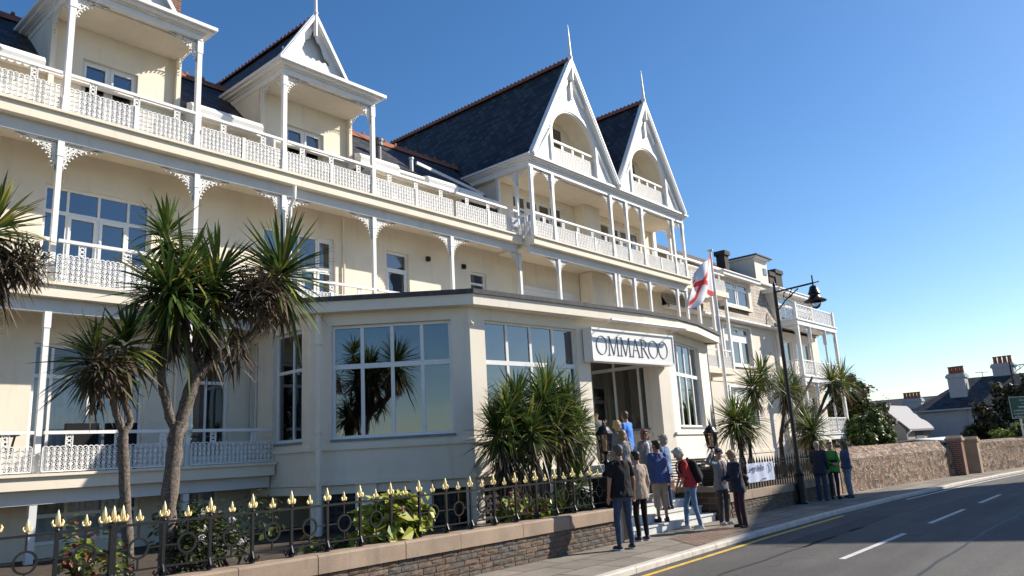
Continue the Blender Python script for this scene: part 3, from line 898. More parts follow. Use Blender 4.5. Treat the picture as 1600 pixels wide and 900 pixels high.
for x, br in zip(lposts, ((1,-1),(-1,),(1,),(1,-1),(1,-1),(1,-1),(-1,))):
    post(hotel, FG, x, 5.23, 7.975, .26, br=br, bw=.5, bh=.5)
for a, b in zip([18.2]+lposts[:-1], lposts):
    if b-a > .4: balustrade(hotel, FG, a+.06, b-.06, 5.23, d=.1)
c = MB()
for (e, z0, z1) in ((.0, zc, zc+.19), (.06, zc+.19, zc+.24), (.12, zc+.24, zc+.30), (.19, zc+.30, zc+.37)):
    c.box(GX0-e, GX1+e, YG+.04-e, 18.2, z0, z1)
c.build('cornice', WHITE, hotel)
m_ = MB(); m_.box(GX0+.05, GX1-.05, YG+.2, YW-.03, zc-.05, zc-.004); m_.build('soffit', CREAM, hotel)
zb = zc+.37; za = 15.42; hwid = 2.50
def gable(cx, n_):
    y0 = YG-.02; th = .14
    aw = 1.27; zcen = zb+.93                 # round arch: half width, springing
    g = MB()
    def out(x): return zb + (za-zb)*(1-abs(x)/hwid)
    def arch(x): return zcen + math.sqrt(max(0, aw*aw - x*x))*1.0
    xs = [-aw*math.cos(PI*q/24) for q in range(25)]
    for q in range(24):
        x0_, x1_ = xs[q], xs[q+1]
        g.prism([(cx+x0_,y0,arch(x0_)),(cx+x1_,y0,arch(x1_)),(cx+x1_,y0,out(x1_)),(cx+x0_,y0,out(x0_))], (0,th,0))
    g.prism([(cx-hwid,y0,zb),(cx-aw,y0,zb),(cx-aw,y0,out(aw))], (0,th,0))
    g.prism([(cx+hwid,y0,zb),(cx+aw,y0,out(aw)),(cx+aw,y0,zb)], (0,th,0))
    g.prism([(cx-aw,y0,zb),(cx+aw,y0,zb),(cx+aw,y0,zb+.10),(cx-aw,y0,zb+.10)], (0,th,0))
    for sg in (-1, 1):                      # pilaster strips and moulding beside the arch
        g.box(cx+sg*(aw+.06)-.06, cx+sg*(aw+.06)+.06, y0-.06, y0-.002, zb, zcen+.35)
    F_ = Fr((cx, y0-.03), (cx+1, y0-.03))
    A = [((aw+.07)*math.cos(a), zcen+.02+(aw*1.0+.08)*math.sin(a)) for a in [PI*q/22 for q in range(23)]]
    g.ribbon(F_, A, 0, .10, .029)
    go = g.build('gable', WHITE, hotel)
    # recess behind the arch
    r = MB()
    D_ = .85
    pb = [(cx+(aw+.02)*math.cos(PI*q/12), y0+D_, zcen+(aw*1.0+.02)*math.sin(PI*q/12)) for q in range(13)]
    r.face([(cx-aw-.02,y0+D_,zb),(cx+aw+.02,y0+D_,zb)]+pb)
    for sg in (-1,1): r.face([(cx+sg*(aw+.02),y0+th,zb),(cx+sg*(aw+.02),y0+D_,zb),(cx+sg*(aw+.02),y0+D_,zcen),(cx+sg*(aw+.02),y0+th,zcen)])
    n = 12
    for q in range(n):
        a0, a1 = PI*q/n, PI*(q+1)/n
        p0 = (cx+(aw+.02)*math.cos(a0), zcen+(aw*1.0+.02)*math.sin(a0)); p1 = (cx+(aw+.02)*math.cos(a1), zcen+(aw*1.0+.02)*math.sin(a1))
        r.face([(p0[0],y0+th,p0[1]),(p1[0],y0+th,p1[1]),(p1[0],y0+D_,p1[1]),(p0[0],y0+D_,p0[1])])
    r.face([(cx-aw,y0+th,zb+.02),(cx+aw,y0+th,zb+.02),(cx+aw,y0+D_,zb+.02),(cx-aw,y0+D_,zb+.02)])
    r.build('loggia_recess', CREAM, go)
    f = MB(); f.box(cx-.35, cx+.35, y0+.80, y0+.84, zb+.05, zb+1.9); f.build('loggia_door', GLASS, go)
    Fb = Fr((cx, y0+.07), (cx+1, y0+.07))
    k = MB(); filigree(k, Fb, -aw+.02, aw-.02, zb+.11, zb+.67, 0)
    for q in (-.6, 0, .6): k.obox(Fb, q-.05, q+.05, -.004, .016, zb+.66, zb+.87)
    k.obox(Fb, -aw+.01, aw-.01, -.03, .035, zb+.87, zb+.94)
    k.build('balustrade', IRON_W, go)
    bb = MB(); yb = y0-.10
    for sg in (-1, 1):
        p = Vector((cx+sg*(hwid+.02), yb, zb-.02)); q = Vector((cx, yb, za+.04))
        bb.beam(p, q, .20, .17); bb.beam(p+Vector((0,-.06,.03)), q+Vector((0,-.06,.03)), .12, .07)
        u = (q-p).normalized()
        mid = Vector((cx+sg*hwid*.27, y0-.05, out(hwid*.27)-.42)); top = Vector((cx+sg*.05, y0-.05, za-.55))
        bb.beam(mid, top, .09, .08)
        bb.beam(Vector((cx+sg*(hwid-.30), y0-.04, zb+.03)), Vector((cx+sg*(aw+.14), y0-.04, zb+1.15)), .06, .06)
    bb.beam((cx, y0-.05, za-1.42), (cx, y0-.05, za-.1), .09, .09)
    bb.build('bargeboard', WHITE, go)
    f = MB(); f.lathe((cx, y0-.14, za-.75), [(.02,-.02),(.07,.05),(.08,.6),(.085,.9),(.10,.95),(.06,1.05),(.055,1.3),(.04,1.7),(.03,2.0),(.006,2.28)], 10)
    f.build('finial', WHITE, go)
    ro = MB(); ov = .16
    for sg in (-1, 1):
        e = (cx+sg*hwid, zb-.01)
        ro.face([(e[0],y0-.18,e[1]),(cx,y0-.18,za+.08),(cx,24.5,za+.08),(e[0],24.5,e[1])])
    ro.face([(cx-hwid,24.4,zb),(cx+hwid,24.4,zb),(cx,24.4,za)])
    rr = ro.build('roof', SLATE, hotel, uv=True)
    t = MB(); ridge(t, (cx,y0-.1,za+.13), (cx,24.5,za+.13)); t.build('ridge_tiles', TERRA, rr)
gable(20.62, 0); gable(25.60, 1)

# ------------------------------------------------------------------ single storey front extension (part of the hotel)
A0, A1, A2, A3, A4, A5 = (9.25,15.0), (9.25,13.75), (11.5,11.2), (15.12,10.79), (18.5,10.45), (22.6,11.32)
ZF, ZS, ZL, ZT, ZWT, ZB_ = 1.36, 2.22, 2.05, 5.0, 4.62, 1.30
ext = MB()
def ext_wall(p, q, wins, t=.0):
    fr = Fr(p, q)
    wall_plane(ext, fr, 0, fr.L, ZB_, ZT, wins, reveal=.14)
    return fr
fA = ext_wall((9.25,16.15), A1, [(.0+.02,.32,2.3,4.57),(.95,2.08,ZS,ZWT)])
fB = ext_wall(A1, A2, [(.44,3.0,ZS,ZWT)])
fC = ext_wall(A2, A3, [(.42,3.34,ZS,ZWT)])
fD = ext_wall(A4, A5, [(.55,3.12,ZS,ZWT)])
fE = ext_wall(A5, (22.6,16.1), [(.8,2.4,ZS,ZWT)])
# entrance porch: columns, lintel, glazed side wall, back wall
fP = Fr(A3, A4)
ext.obox(fP, 0, .12, 0, .35, .0, ZT); ext.obox(fP, fP.L-.52, fP.L, 0, .40, .0, ZT)
ext.obox(fP, .121, fP.L-.521, 0, .35, 3.9, ZT)
PXR = A4[0]-.5
fS = Fr((PXR, 14.0), (PXR, 10.86))
wall_plane(ext, fS, 0, fS.L, .9, ZT, [(.25, 3.05, 2.1, 4.35)], reveal=.12)
fK = Fr((A3[0]-.05, 14.0), (PXR, 14.0))
wall_plane(ext, fK, 0, fK.L, .9, ZT, [(.5, 2.3, 1.38, 3.7)])
fQ = Fr((A3[0]+.0, 11.15), (A3[0]+.0, 14.0))
ext.face([(A3[0]+.13,11.1,.9),(A3[0]+.13,14.0,.9),(A3[0]+.13,14.0,ZT),(A3[0]+.13,11.1,ZT)])
# plinth piers, floor, ceiling
for fr in (fB, fC, fD):
    n = 3
    for k in range(n+1):
        s = fr.L*k/n; a, b = max(0, s-.22), min(fr.L, s+.22)
        if b-a > .1: ext.obox(fr, a+.002*k, b-.002*k, .02, .34, .2, ZB_)
ext_floor = [(*A0, ), (*A1,), (*A2,), (*A3,), (*A4,), (*A5,), (22.6,16.1), (9.25,16.1)]
for z0, z1 in ((1.12,1.29),(4.86,4.98)):
    ext.prism([(x, y+.12, z0) if i not in (0,6,7) else (x, y-.02, z0) for i, (x, y) in enumerate(ext_floor)], (0,0,z1-z0))
for z in (1.29,):
    pass
# mouldings: ledge under the sills and drip band at the base
for fr, m0, m1 in ((fA,0,0),(fB,0,0),(fC,0,0),(fD,0,.0),(fE,0,0)):
    ext.obox(fr, -.03, fr.L+.03, -.05, -.003, 2.0, 2.07)
    ext.obox(fr, -.02, fr.L+.02, -.025, -.003, 1.30, 1.40)
ext.obox(fS, 0, fS.L, -.05, -.003, 2.0, 2.07)
ext.build('extension_wall', ANNEX, hotel)
# flat roof with deep fascia and dark felt edge following a bowed line
E_in = [(8.98,15.0),(8.98,13.66),(11.36,10.92),(13.3,10.66),(15.3,10.42),(17.0,10.20),(18.6,10.13),(20.0,10.28),(22.75,10.95),(23.0,11.2),(23.0,16.1)]
def poly_off(P, o):
    out = []
    for i, p in enumerate(P):
        a = Vector(P[max(i-1,0)]); b = Vector(P[min(i+1,len(P)-1)]); t = (b-a).normalized(); n = Vector((t.y, -t.x))
        out.append((p[0]+n.x*o, p[1]+n.y*o))
    return out
fa = MB()
inner = poly_off(E_in, -.9)
for (o, z0, z1, dst, mm) in ((0, 4.99, 5.10, fa, 0),):
    pass
def ring(mb, o0, o1, z0, z1):
    P, Q = poly_off(E_in, o0), poly_off(E_in, o1)
    for i in range(len(P)-1):
        a, b, c, d = P[i], P[i+1], Q[i+1], Q[i]
        mb.hexa(((*a,z0),(*b,z0),(*c,z0),(*d,z0),(*a,z1),(*b,z1),(*c,z1),(*d,z1)))
ring(fa, 0, -.75, 4.87, 5.10)
fo = fa.build('roof_fascia', ANNEX, hotel)
fe = MB(); ring(fe, .05, -.75, 5.101, 5.20)
top = [(x, y, 5.15) for x, y in poly_off(E_in, -.2)]
fe.face(top + [(9.0,16.1,5.15)])
fe.build('felt_edge', DARKCAP, fo)
# windows of the extension
def lower_sill(fr, a, b):
    m_ = MB(); m_.obox(fr, a, b, -.03, .13, ZS-.055, ZS-.002); return m_
W_ = window(hotel, fA, .95, 2.08, ZS, ZWT, d=.10, cols=(.58,), trans=(.64,), glass=GLASS)
W_ = window(hotel, fA, .02, .32, 2.3, 4.57, d=.10, cols=(), trans=(.64,), glass=GLASS)
W_ = window(hotel, fB, .44, 3.0, ZS, ZWT, d=.10, cols=(.25,.5,.75), trans=(.63,), fw=.065, bw=.075, glass=GLASS_BLUE, name='picture_window')
W_ = window(hotel, fC, .42, 3.34, ZS, ZWT, d=.10, cols=(.25,.5,.75), trans=(.62,), fw=.05, bw=.07, glass=GLASS_BLUE, name='picture_window', curtain=[(.02,.14,0,1),(.3,.4,.63,1)])
W_ = window(hotel, fD, .55, 3.12, ZS, ZWT, d=.10, cols=(.25,.5,.75), trans=(.62,), fw=.05, bw=.07, glass=GLASS_LOUNGE, name='picture_window', curtain=[(.3,.44,0,1),(.56,.72,0,1)])
W_ = window(hotel, fS, .25, 3.05, 2.1, 4.35, d=.05, cols=(.05,.34,.625,.911), trans=(.80,), fw=.06, bw=.065, glass=GLASS, name='porch_window', curtain=[(.36,.47,0,1),(.52,.61,0,1),(.70,.78,0,.9),(.92,1,0,1)])
W_ = window(hotel, fK, .5, 2.3, 1.38, 3.7, d=.05, cols=(.5,), trans=(.8,), name='entrance_door', sash=((0,0),(1,0)))
for fr, a, b in ((fA,.93,2.1),(fB,.42,3.02),(fC,.4,3.36),(fD,.53,3.14),(fS,.2,3.1)):
    lower_sill(fr, a, b).build('window_sill', M_noisy('grey_sill', (.22,.23,.26), .1, 6, .6), hotel)
# lattice screens under the extension
for fr, a, b in ((fB,.3,2.95),(fC,.3,3.3),(fD,.3,3.7)):
    L_ = MB()
    L_.obox(fr, a, b, .22, .24, .2, ZB_-.01)
    n = int((b-a)/.16)
    for k in range(n): 
        x = a+(b-a)*k/n
        L_.obox(fr, x, x+.045, .16, .18, .25, ZB_-.012)
    for k in range(7): L_.obox(fr, a, b, .14, .158, .3+k*.14, .345+k*.14)
    L_.build('lattice_screen', M_noisy('dark_lattice', (.05,.045,.045), .2, 9, .7), hotel)
# rain pipe with collars on the corner of the extension
m_ = MB(); c = Vector((9.33, 13.56, 0)); o2 = Vector((-.09,-.12,0))
P = [c+o2*.1+Z*4.86, c+o2*.2+Z*4.66, c+o2*.9+Z*4.42, c+o2+Z*4.2, c+o2+Z*.3]
m_.tube([tuple(p) for p in P], .062, 12)
for z in (4.18, 2.36): m_.tube([tuple(c+o2+Z*z), tuple(c+o2+Z*(z+.07))], .085, 12)
m_.build('drain_pipe', ANNEX, hotel, smooth=False)
m_ = MB(); m_.tube([(11.46,11.12,4.86),(11.46,11.10,4.52)], .008, 6); m_.lathe((11.47,11.10,4.46), [(.03,0),(.05,.03),(.03,.06)], 8); m_.build('cable_box', ANNEX, hotel)
# tables, vases and an armchair standing inside behind the picture window
# ------------------------------------------------------------------ hotel name board over the porch
sg = thing('name_board', 'long white fascia board with tall thin dark serif letters above the hotel entrance', 'sign', (16.6, 10.3, 3.85))
FS = Fr((15.0, 10.50), (18.42, 10.16))
mb = MB(); mb.obox(FS, 0, 3.30, 0, .26, 3.86, 4.58); mb.build('board', WHITE, sg)
mb = MB(); mb.obox(FS, -.03, 3.33, -.035, .27, 4.581, 4.63); mb.obox(FS, -.02, 3.32, -.02, .27, 3.81, 3.859)
mb.obox(FS, -.03, -.002, -.02, .26, 3.862, 4.578); mb.obox(FS, 3.302, 3.34, -.02, .26, 3.862, 4.578); mb.build('board_frame', WHITE, sg)
LET = M_noisy('letter_paint', (.07,.07,.085), .1, 20, .5)
lt = MB()
def stroke(pts, w, x0, h, z0, d=-.012):
    lt.ribbon(FS, [(x0+px, z0+pz*h) for px, pz in pts], d, w, .010)
def serif(px, pz, x0, h, z0, w=.10): stroke([(px-w/2, pz), (px+w/2, pz)], .014, x0, h, z0, d=-.0125)
def letter(ch, x0, h, z0):
    T, t = .023, .011
    if ch == 'O':
        n = 28; W = .40
        pts_o = [(W/2+W/2*math.cos(2*PI*q/n), .5+.51*math.sin(2*PI*q/n)) for q in range(n)]
        # thick-thin ring
        i0 = len(lt.v)
        for q in range(n):
            a = 2*PI*q/n; c, s = math.cos(a), math.sin(a)
            k = t + (T-t)*abs(c)**1.5
            for dd in (-.012, -.002):
                lt.v.append(FS.at(x0+W/2+(W/2)*c, dd, z0+h*(.5+.51*s))); lt.v.append(FS.at(x0+W/2+(W/2-k)*c, dd, z0+h*.5+(h*.51-k)*s))
        for q in range(n):
            j = (q+1) % n
            A = [i0+4*q, i0+4*q+1, i0+4*j+1, i0+4*j]; lt.f.append(tuple(A)); lt.m.append(0)
            for e in (0, 1):
                lt.f.append((i0+4*q+e, i0+4*j+e, i0+4*j+e+2, i0+4*q+e+2)); lt.m.append(0)
        return .43
    if ch == 'M':
        stroke([(.05,0),(.075,1)], t, x0, h, z0); stroke([(.075,1),(.225,.0)], T, x0, h, z0); stroke([(.225,.0),(.375,1)], t, x0, h, z0); stroke([(.375,1),(.40,0)], T, x0, h, z0)
        for p in (.05,.40): serif(p, 0, x0, h, z0)
        serif(.06, 1, x0, h, z0, .07); serif(.39, 1, x0, h, z0, .07)
        return .47
    if ch == 'A':
        stroke([(.04,0),(.17,1)], t, x0, h, z0); stroke([(.17,1),(.31,0)], T, x0, h, z0); stroke([(.085,.36),(.255,.36)], t, x0, h, z0)
        serif(.04, 0, x0, h, z0); serif(.31, 0, x0, h, z0)
        return .36
    if ch == 'R':
        stroke([(.06,0),(.06,1)], T, x0, h, z0)
        stroke([(.06,.985),(.16,.985),(.22,.93),(.25,.80),(.245,.68),(.21,.57),(.15,.52),(.06,.51)], .020, x0, h, z0)
        stroke([(.14,.51),(.24,.22),(.34,-.04)], T, x0, h, z0); serif(.06, 0, x0, h, z0); serif(.03, 1, x0, h, z0, .06)
        return .35
x = .14
for ch in 'OMMAROO':
    x += letter(ch, x, .46, 3.98)
lt.build('lettering', LET, sg)
mb = MB(); mb.tube([FS.at(.40,-.32,4.80), FS.at(3.55,-.32,4.80)], .036, 12)
for s in (.45, 1.4, 2.4, 3.3):
    mb.tube([FS.at(s,.02,4.72), FS.at(s,-.30,4.78)], .010, 6)
mb.build('lamp_tube', WHITE, sg)

# ------------------------------------------------------------------ flag on its pole
fx, fy = 22.98, 11.02
fp = thing('flagpole', 'slim white flagpole at the right end of the entrance roof with a limp flag', 'flagpole', (fx, fy, .4))
mb = MB(); mb.tube([(fx,fy,.3),(fx,fy,6.0),(fx,fy,7.98)], [.06,.055,.04], 10); mb.lathe((fx,fy,7.98),[(.03,0),(.10,.02),(.10,.06),(.03,.08)],10)
mb.build('pole', WHITE, fp)
FLAGM, nt, b = new_mat('flag_cloth')
tc = nt.nodes.new('ShaderNodeTexCoord'); sp = nt.nodes.new('ShaderNodeSeparateXYZ'); nt.links.new(tc.outputs['UV'], sp.inputs[0])
def mth(op, a, b_=None):
    n = nt.nodes.new('ShaderNodeMath'); n.operation = op
    for i, q in enumerate((a, b_)):
        if q is None: continue
        if isinstance(q, (int, float)): n.inputs[i].default_value = q
        else: nt.links.new(q, n.inputs[i])
    return n.outputs[0]
d1 = mth('ABSOLUTE', mth('SUBTRACT', sp.outputs[0], sp.outputs[1])); d2 = mth('ABSOLUTE', mth('SUBTRACT', mth('ADD', sp.outputs[0], sp.outputs[1]), 1.0))
mn = mth('LESS_THAN', mth('MINIMUM', d1, d2), .072)
nt.links.new(mixrgb(nt, mn, (.68,.68,.72), (.62,.05,.035)), b.inputs['Base Color']); b.inputs['Roughness'].default_value = .9
fl = MB(); NU, NV = 22, 26; uvs = []
Pt = {}
for i in range(NU+1):
    for j in range(NV+1):
        u, v = i/NU, j/NV
        # limp cloth: the fly sags down and to the left in deep folds
        h = 1.35*(1-.30*u)
        fold = math.sin(u*9+v*2.2)*.13*min(1,u*3) + math.sin(u*17-v*4)*.05*u
        xx = fx - .06 - 1.75*u - .35*(1-v)*u - .05*math.sin(u*14+v*3)*u
        yy = fy - .10*u + fold
        zz = 7.85 - h*(1-v) - 1.2*u**1.1 - .06*math.sin(u*11)
        Pt[i,j] = (xx, yy, zz)
fv = [Pt[i,j] for i in range(NU+1) for j in range(NV+1)]
idx = lambda i, j: i*(NV+1)+j
fl.v = fv; fl.f = [(idx(i,j), idx(i+1,j), idx(i+1,j+1), idx(i,j+1)) for i in range(NU) for j in range(NV)]; fl.m = [0]*len(fl.f)
fo = fl.build('flag', FLAGM, fp, smooth=True); fo['label'] = 'white flag with a red diagonal cross, hanging in folds'
me = fo.data; lay = me.uv_layers.new(name='UVMap')
for p in me.polygons:
    for li in p.loop_indices:
        k = me.loops[li].vertex_index; lay.data[li].uv = ((k//(NV+1))/NU, (k % (NV+1))/NV)
so = fo.modifiers.new('thick','SOLIDIFY'); so.thickness = .006

# ------------------------------------------------------------------ pale mansard wing beyond the gables
wing = thing('mansard_building', 'pale rendered wing with a scalloped mansard roof and tiered white balconies at its end', 'building', (38, 16.2, 0))
WX0, WX1 = 28.6, 46.9
mb = MB()
wh = [(34.25,37.25,5.45,7.35), (34.25,37.1,2.5,4.3), (30.2,32.2,5.5,7.2), (30.2,32.2,2.5,4.3),
      (41.55,42.75,5.0,7.12), (43.35,45.5,5.0,7.15), (41.5,42.75,1.95,4.05), (43.3,45.5,1.95,4.05)]
wall_plane(mb, FW, WX0, WX1, 0, 7.62, wh, reveal=.18)
mb.face([(WX1,YW,0),(WX1,23,0),(WX1,23,10.4),(WX1,YW,7.6)]); mb.face([(WX1,YW,7.6),(WX1,23,10.4),(WX1,19.5,12.1),(WX1,16.95,10.5)])
mb.face([(WX0,23,0),(WX1,23,0),(WX1,23,10.4),(WX0,23,10.4)])
for z in (1.6,4.6,7.6): mb.box(WX0+.05,WX1-.05,YW+.3,22.9,z-.1,z)
for x in (33,38.5,43): mb.box(x-.05,x+.05,YW+.3,22.9,0,7.5)
mb.build('wall', WING, wing)
window(wing, FW, *wh[0], d=.12, cols=(.33,.66), trans=(.72,), fw=.09, bw=.3, curtain=[(0,.15,0,1),(.36,.64,.0,.7)], sash=((1,1),))
window(wing, FW, *wh[1], d=.12, cols=(.33,.66), trans=(.72,), fw=.09, bw=.3, curtain=[(0,.15,0,1)])
window(wing, FW, *wh[2], d=.12, cols=(.5,), fw=.08, bw=.1); window(wing, FW, *wh[3], d=.12, cols=(.5,), fw=.08, bw=.1)
for h in wh[4:]:
    window(wing, FW, *h, d=.1, cols=(.5,) if h[1]-h[0] > 1.5 else (), fw=.08, bw=.09, name='balcony_door', curtain=[(.55,.95,0,1)] if h[1]-h[0] > 1.5 else None, glass=GLASS_BLUE)
for h in wh[:2]:
    m_ = MB(); m_.obox(FW, h[0]-.1, h[1]+.1, -.08, -.003, h[2]-.14, h[2]-.02)
    for s0, s1, a, c in ((h[0]-.14,h[0]-.003,h[2]-.02,h[3]+.12),(h[1]+.003,h[1]+.14,h[2]-.02,h[3]+.12),(h[0]-.003,h[1]+.003,h[3]+.003,h[3]+.12)): m_.obox(FW, s0, s1, -.035, -.003, a, c)
    m_.build('window_surround', WHITE, wing)
m_ = MB(); m_.obox(FW, 28.7, 40.4, -.03, -.003, 1.15, 1.3); m_.obox(FW, 28.7, 40.4, -.03, -.003, 4.55, 4.66); m_.build('string_course', WING, wing)
mb = MB()
mb.face([(WX0,15.95,7.66),(WX1,15.95,7.66),(WX1,16.25,8.2),(WX0,16.25,8.2)])
mb.face([(WX0,16.25,8.2),(WX1,16.25,8.2),(WX1,16.95,10.5),(WX0,16.95,10.5)])
rf = mb.build('mansard_slope', FISH, wing, uv=True)
mb = MB(); mb.face([(WX0,16.85,10.46),(WX1,16.85,10.46),(WX1,19.5,12.2),(WX0,19.5,12.2)]); mb.face([(WX0,19.5,12.2),(WX1,19.5,12.2),(WX1,23.2,10.3),(WX0,23.2,10.3)])
mb.build('roof', BROWNTILE, wing, uv=True)
mb = MB(); mb.box(WX0,40.5,15.86,16.19,7.54,7.655); mb.tube([(WX0,15.86,7.6),(40.5,15.86,7.6)],.07,8); mb.build('gutter', GREYW, wing)
mb = MB(); mb.box(WX0,WX1+.1,16.70,16.86,10.40,10.50); mb.build('roof_trim', WHITE, wing)
def dormer(x0, x1, zb, zt, yf, name='dormer', ov=.5):
    m_ = MB()
    fr = Fr((0, yf), (1, yf))
    wall_plane(m_, fr, x0, x1, zb, zt, [(x0+.35, x1-.35, zb+.15, zt-.12)], reveal=.1)
    for x in (x0, x1): m_.face([(x,yf,zb),(x,yf+1.6,zb),(x,yf+1.6,zt),(x,yf,zt)])
    o = m_.build(name, WING, wing)
    r = MB(); r.box(x0-ov, x1+ov, yf-.38, yf+1.8, zt, zt+.16); r.box(x0-ov-.05, x1+ov+.05, yf-.44, yf+1.8, zt+.161, zt+.22)
    r.build('dormer_roof', WHITE, o)
    for h in [(x0+.35, x1-.35, zb+.15, zt-.12)]:
        w = window(wing, fr, *h, d=.06, cols=(.46,.54), trans=(.72,), fw=.08, bw=.1, curtain=[(.1,.42,0,.7),(.6,.95,0,.7)])
dormer(34.3, 37.6, 8.25, 9.72, 16.02)
dormer(41.0, 46.6, 7.75, 9.75, 16.10, ov=.25)
mb = MB(); mb.box(42.1,43.85,17.5,19.1,10.7,12.35); pent = mb.build('roof_house', WING, wing)
mb = MB(); mb.box(41.85,44.1,17.2,19.3,12.351,12.42); mb.build('roof_house_cap', DARKCAP, pent)
mb = MB(); mb.box(41.95,44.0,17.3,19.2,12.26,12.349); mb.build('roof_house_trim', WHITE, pent)
m_ = MB(); m_.box(43.2,43.65,17.46,17.498,11.35,11.75); m_.build('roof_window', GLASS, pent)
def stack(x0, x1, y0, y1, z0, z1, pots=2):
    m_ = MB(); m_.box(x0,x1,y0,y1,z0,z1); m_.box(x0-.08,x1+.08,y0-.08,y1+.08,z1-.25,z1); o = m_.build('chimney', DARKWALL, wing)
    if pots:
        p = MB()
        for k in range(pots): p.lathe((x0+(x1-x0)*(k+.5)/pots,(y0+y1)/2,z1),[(.14,0),(.12,.55),(.15,.57),(.15,.65)],10)
        p.build('chimney_pot', DARKWALL, o)
stack(38.6, 39.1, 17.7, 18.2, 10.9, 12.15, 0); stack(44.3, 45.0, 17.6, 18.1, 10.8, 11.75, 0); stack(45.3, 46.3, 17.6, 18.1, 10.8, 12.05, 0)
# balcony tower at the end of the wing
BX0, BX1 = 40.6, 46.55
FY = Fr((0, 15.0), (1, 15.0))
def lattice_rail(parent, fr, s0, s1, z0, z1, seed):
    rnd = random.Random(seed); m_ = MB()
    m_.obox(fr, s0, s1, -.03, .03, z1-.06, z1); m_.obox(fr, s0, s1, -.02, .02, z0, z0+.05)
    n = max(2, round((s1-s0)/.42)); w = (s1-s0)/n
    for k in range(n):
        a, b = s0+w*k, s0+w*(k+1); zm = (z0+z1)/2; h = z1-z0-.1; c = (a+b)/2
        m_.obox(fr, a-.014, a+.014, -.014, .014, z0+.05, z1-.06)
        m_.ribbon(fr, [(a,z0+.05),(c,zm),(b,z1-.06)], -.006, .026, .012); m_.ribbon(fr, [(a,z1-.06),(c,zm),(b,z0+.05)], -.005, .026, .012)
        m_.ribbon(fr, [(c+w*.3*math.cos(q*PI/4),zm+h*.3*math.sin(q*PI/4)) for q in range(8)], -.004, .024, .012, closed=True)
        m_.obox(fr, c-.01, c+.01, -.01, .008, z0+.05, z1-.06)
    return m_.build('balustrade', IRON_W, parent)
for zt in (8.0, 4.92, 1.85):
    m_ = MB(); m_.box(BX0-.06,BX1+.1,14.9,16.16,zt-.26,zt-.0); m_.box(BX0-.12,BX1+.16,14.84,16.0,zt-.001,zt+.06)
    m_.build('balcony_floor', WHITE, wing)
    lattice_rail(wing, FY, BX0+.15, BX1-.1, zt+.1, zt+.93, int(zt*10))
    lattice_rail(wing, Fr((BX0+.08, 16.1), (BX0+.08, 15.0)), .05, 1.05, zt+.1, zt+.93, 3)
    lattice_rail(wing, Fr((BX1-.05, 15.0), (BX1-.05, 16.1)), .05, 1.05, zt+.1, zt+.93, 4)
for z0, z1 in ((8.06, 8.98), (4.98, 7.74), (1.91, 4.66), (.0, 1.58)):
    for x in (BX0+.06, BX1-.06):
        m_ = MB(); m_.box(x-.085,x+.085,14.92,15.09,z0,z1); m_.build('post', WHITE, wing)
    if 1.5 < z0 < 8:
        for x in (42.35, 44.7):
            m_ = MB(); m_.lathe((x,15.0,z0),[(.10,0),(.10,.1),(.06,.16),(.05,1.0),(.08,1.05),(.055,1.1),(.05,1.9),(.10,1.98),(.12,z1-z0)],10); p = m_.build('post', WHITE, wing)
            k = MB()
            bracket(k, FY, x+.05, z1-.01, .75, .62, 1, 0); bracket(k, FY, x-.05, z1-.01, .75, .62, -1, 0); k.build('bracket', IRON_W, p)
        k = MB(); bracket(k, FY, BX0+.15, z1-.01, .6, .6, 1, 0); bracket(k, FY, BX1-.15, z1-.01, .6, .6, -1, 0)
        bracket(k, Fr((BX0+.06,15.1),(BX0+.06,16.2)), 0, z1-.01, .5, .6, 1, 0); k.build('bracket', IRON_W, wing)
# gallery that joins the gabled block to the wing
FJ = Fr((0,15.0),(1,15.0))
m_ = MB(); m_.box(28.42,32.6,14.95,16.15,8.22,8.48); m_.build('balcony_floor', CREAM, wing)
balustrade(wing, FJ, 28.5, 32.5, 8.48, d=.05)
for x in (29.7, 31.0, 32.4):
    m_ = MB(); m_.box(x-.06,x+.06,15.0,15.12,4.9,8.21); m_.build('post', WHITE, wing)
m_ = MB(); m_.box(28.42,32.6,14.95,16.15,4.68,4.92); m_.build('balcony_floor', CREAM, wing)
balustrade(wing, FJ, 28.5, 32.5, 4.92, d=.05)
mb = MB(); mb.tube([(40.3,16.08,7.5),(40.3,16.08,1.0)], .05, 8); mb.build('drain_pipe', WING, wing)

# ------------------------------------------------------------------ low granite wall, coping and railing of the hotel garden
def stone_courses(t, x0, x1, zt, rows=5):
    """rock faced blocks laid in courses, each block its own bulging face, on a mortar bed"""
    rnd = random.Random(17); mb = MB(); h = (zt+.02)/rows
    for r in range(rows):
        x = x0 + rnd.uniform(0,.15); z0 = -.02+h*r+.005; z1 = z0+h-.010
        while x < x1-.05:
            e = min(x1, x+rnd.uniform(.20,.32)); 
            if x1-e < .12: e = x1
            a, b = x+.005, e-.005; m = rnd.choice((0,0,1,1,2))
            nx = max(2, int((b-a)/.07)); P = {}
            for i in range(nx+1):
                for j in range(4):
                    edge = i in (0, nx) or j in (0, 3)
                    P[i,j] = (a+(b-a)*i/nx, 8.352-(rnd.uniform(.0,.014) if edge else rnd.uniform(.006,.022)), z0+(z1-z0)*j/3)
            for i in range(nx):
                for j in range(3): mb.face([P[i,j],P[i+1,j],P[i+1,j+1],P[i,j+1]], m)
            mb.box(a, b, 8.352, 8.37, z0, z1, m)
            x = e
    mb.build('block_face', [ST1, ST2, ST3], t)
    mb = MB(); mb.box(x0, x1, 8.362, 8.60, -.02, zt); mb.build('mortar_bed', M_noisy('mortar', (.17,.14,.115), .2, 9, .95, .4, 60), t)
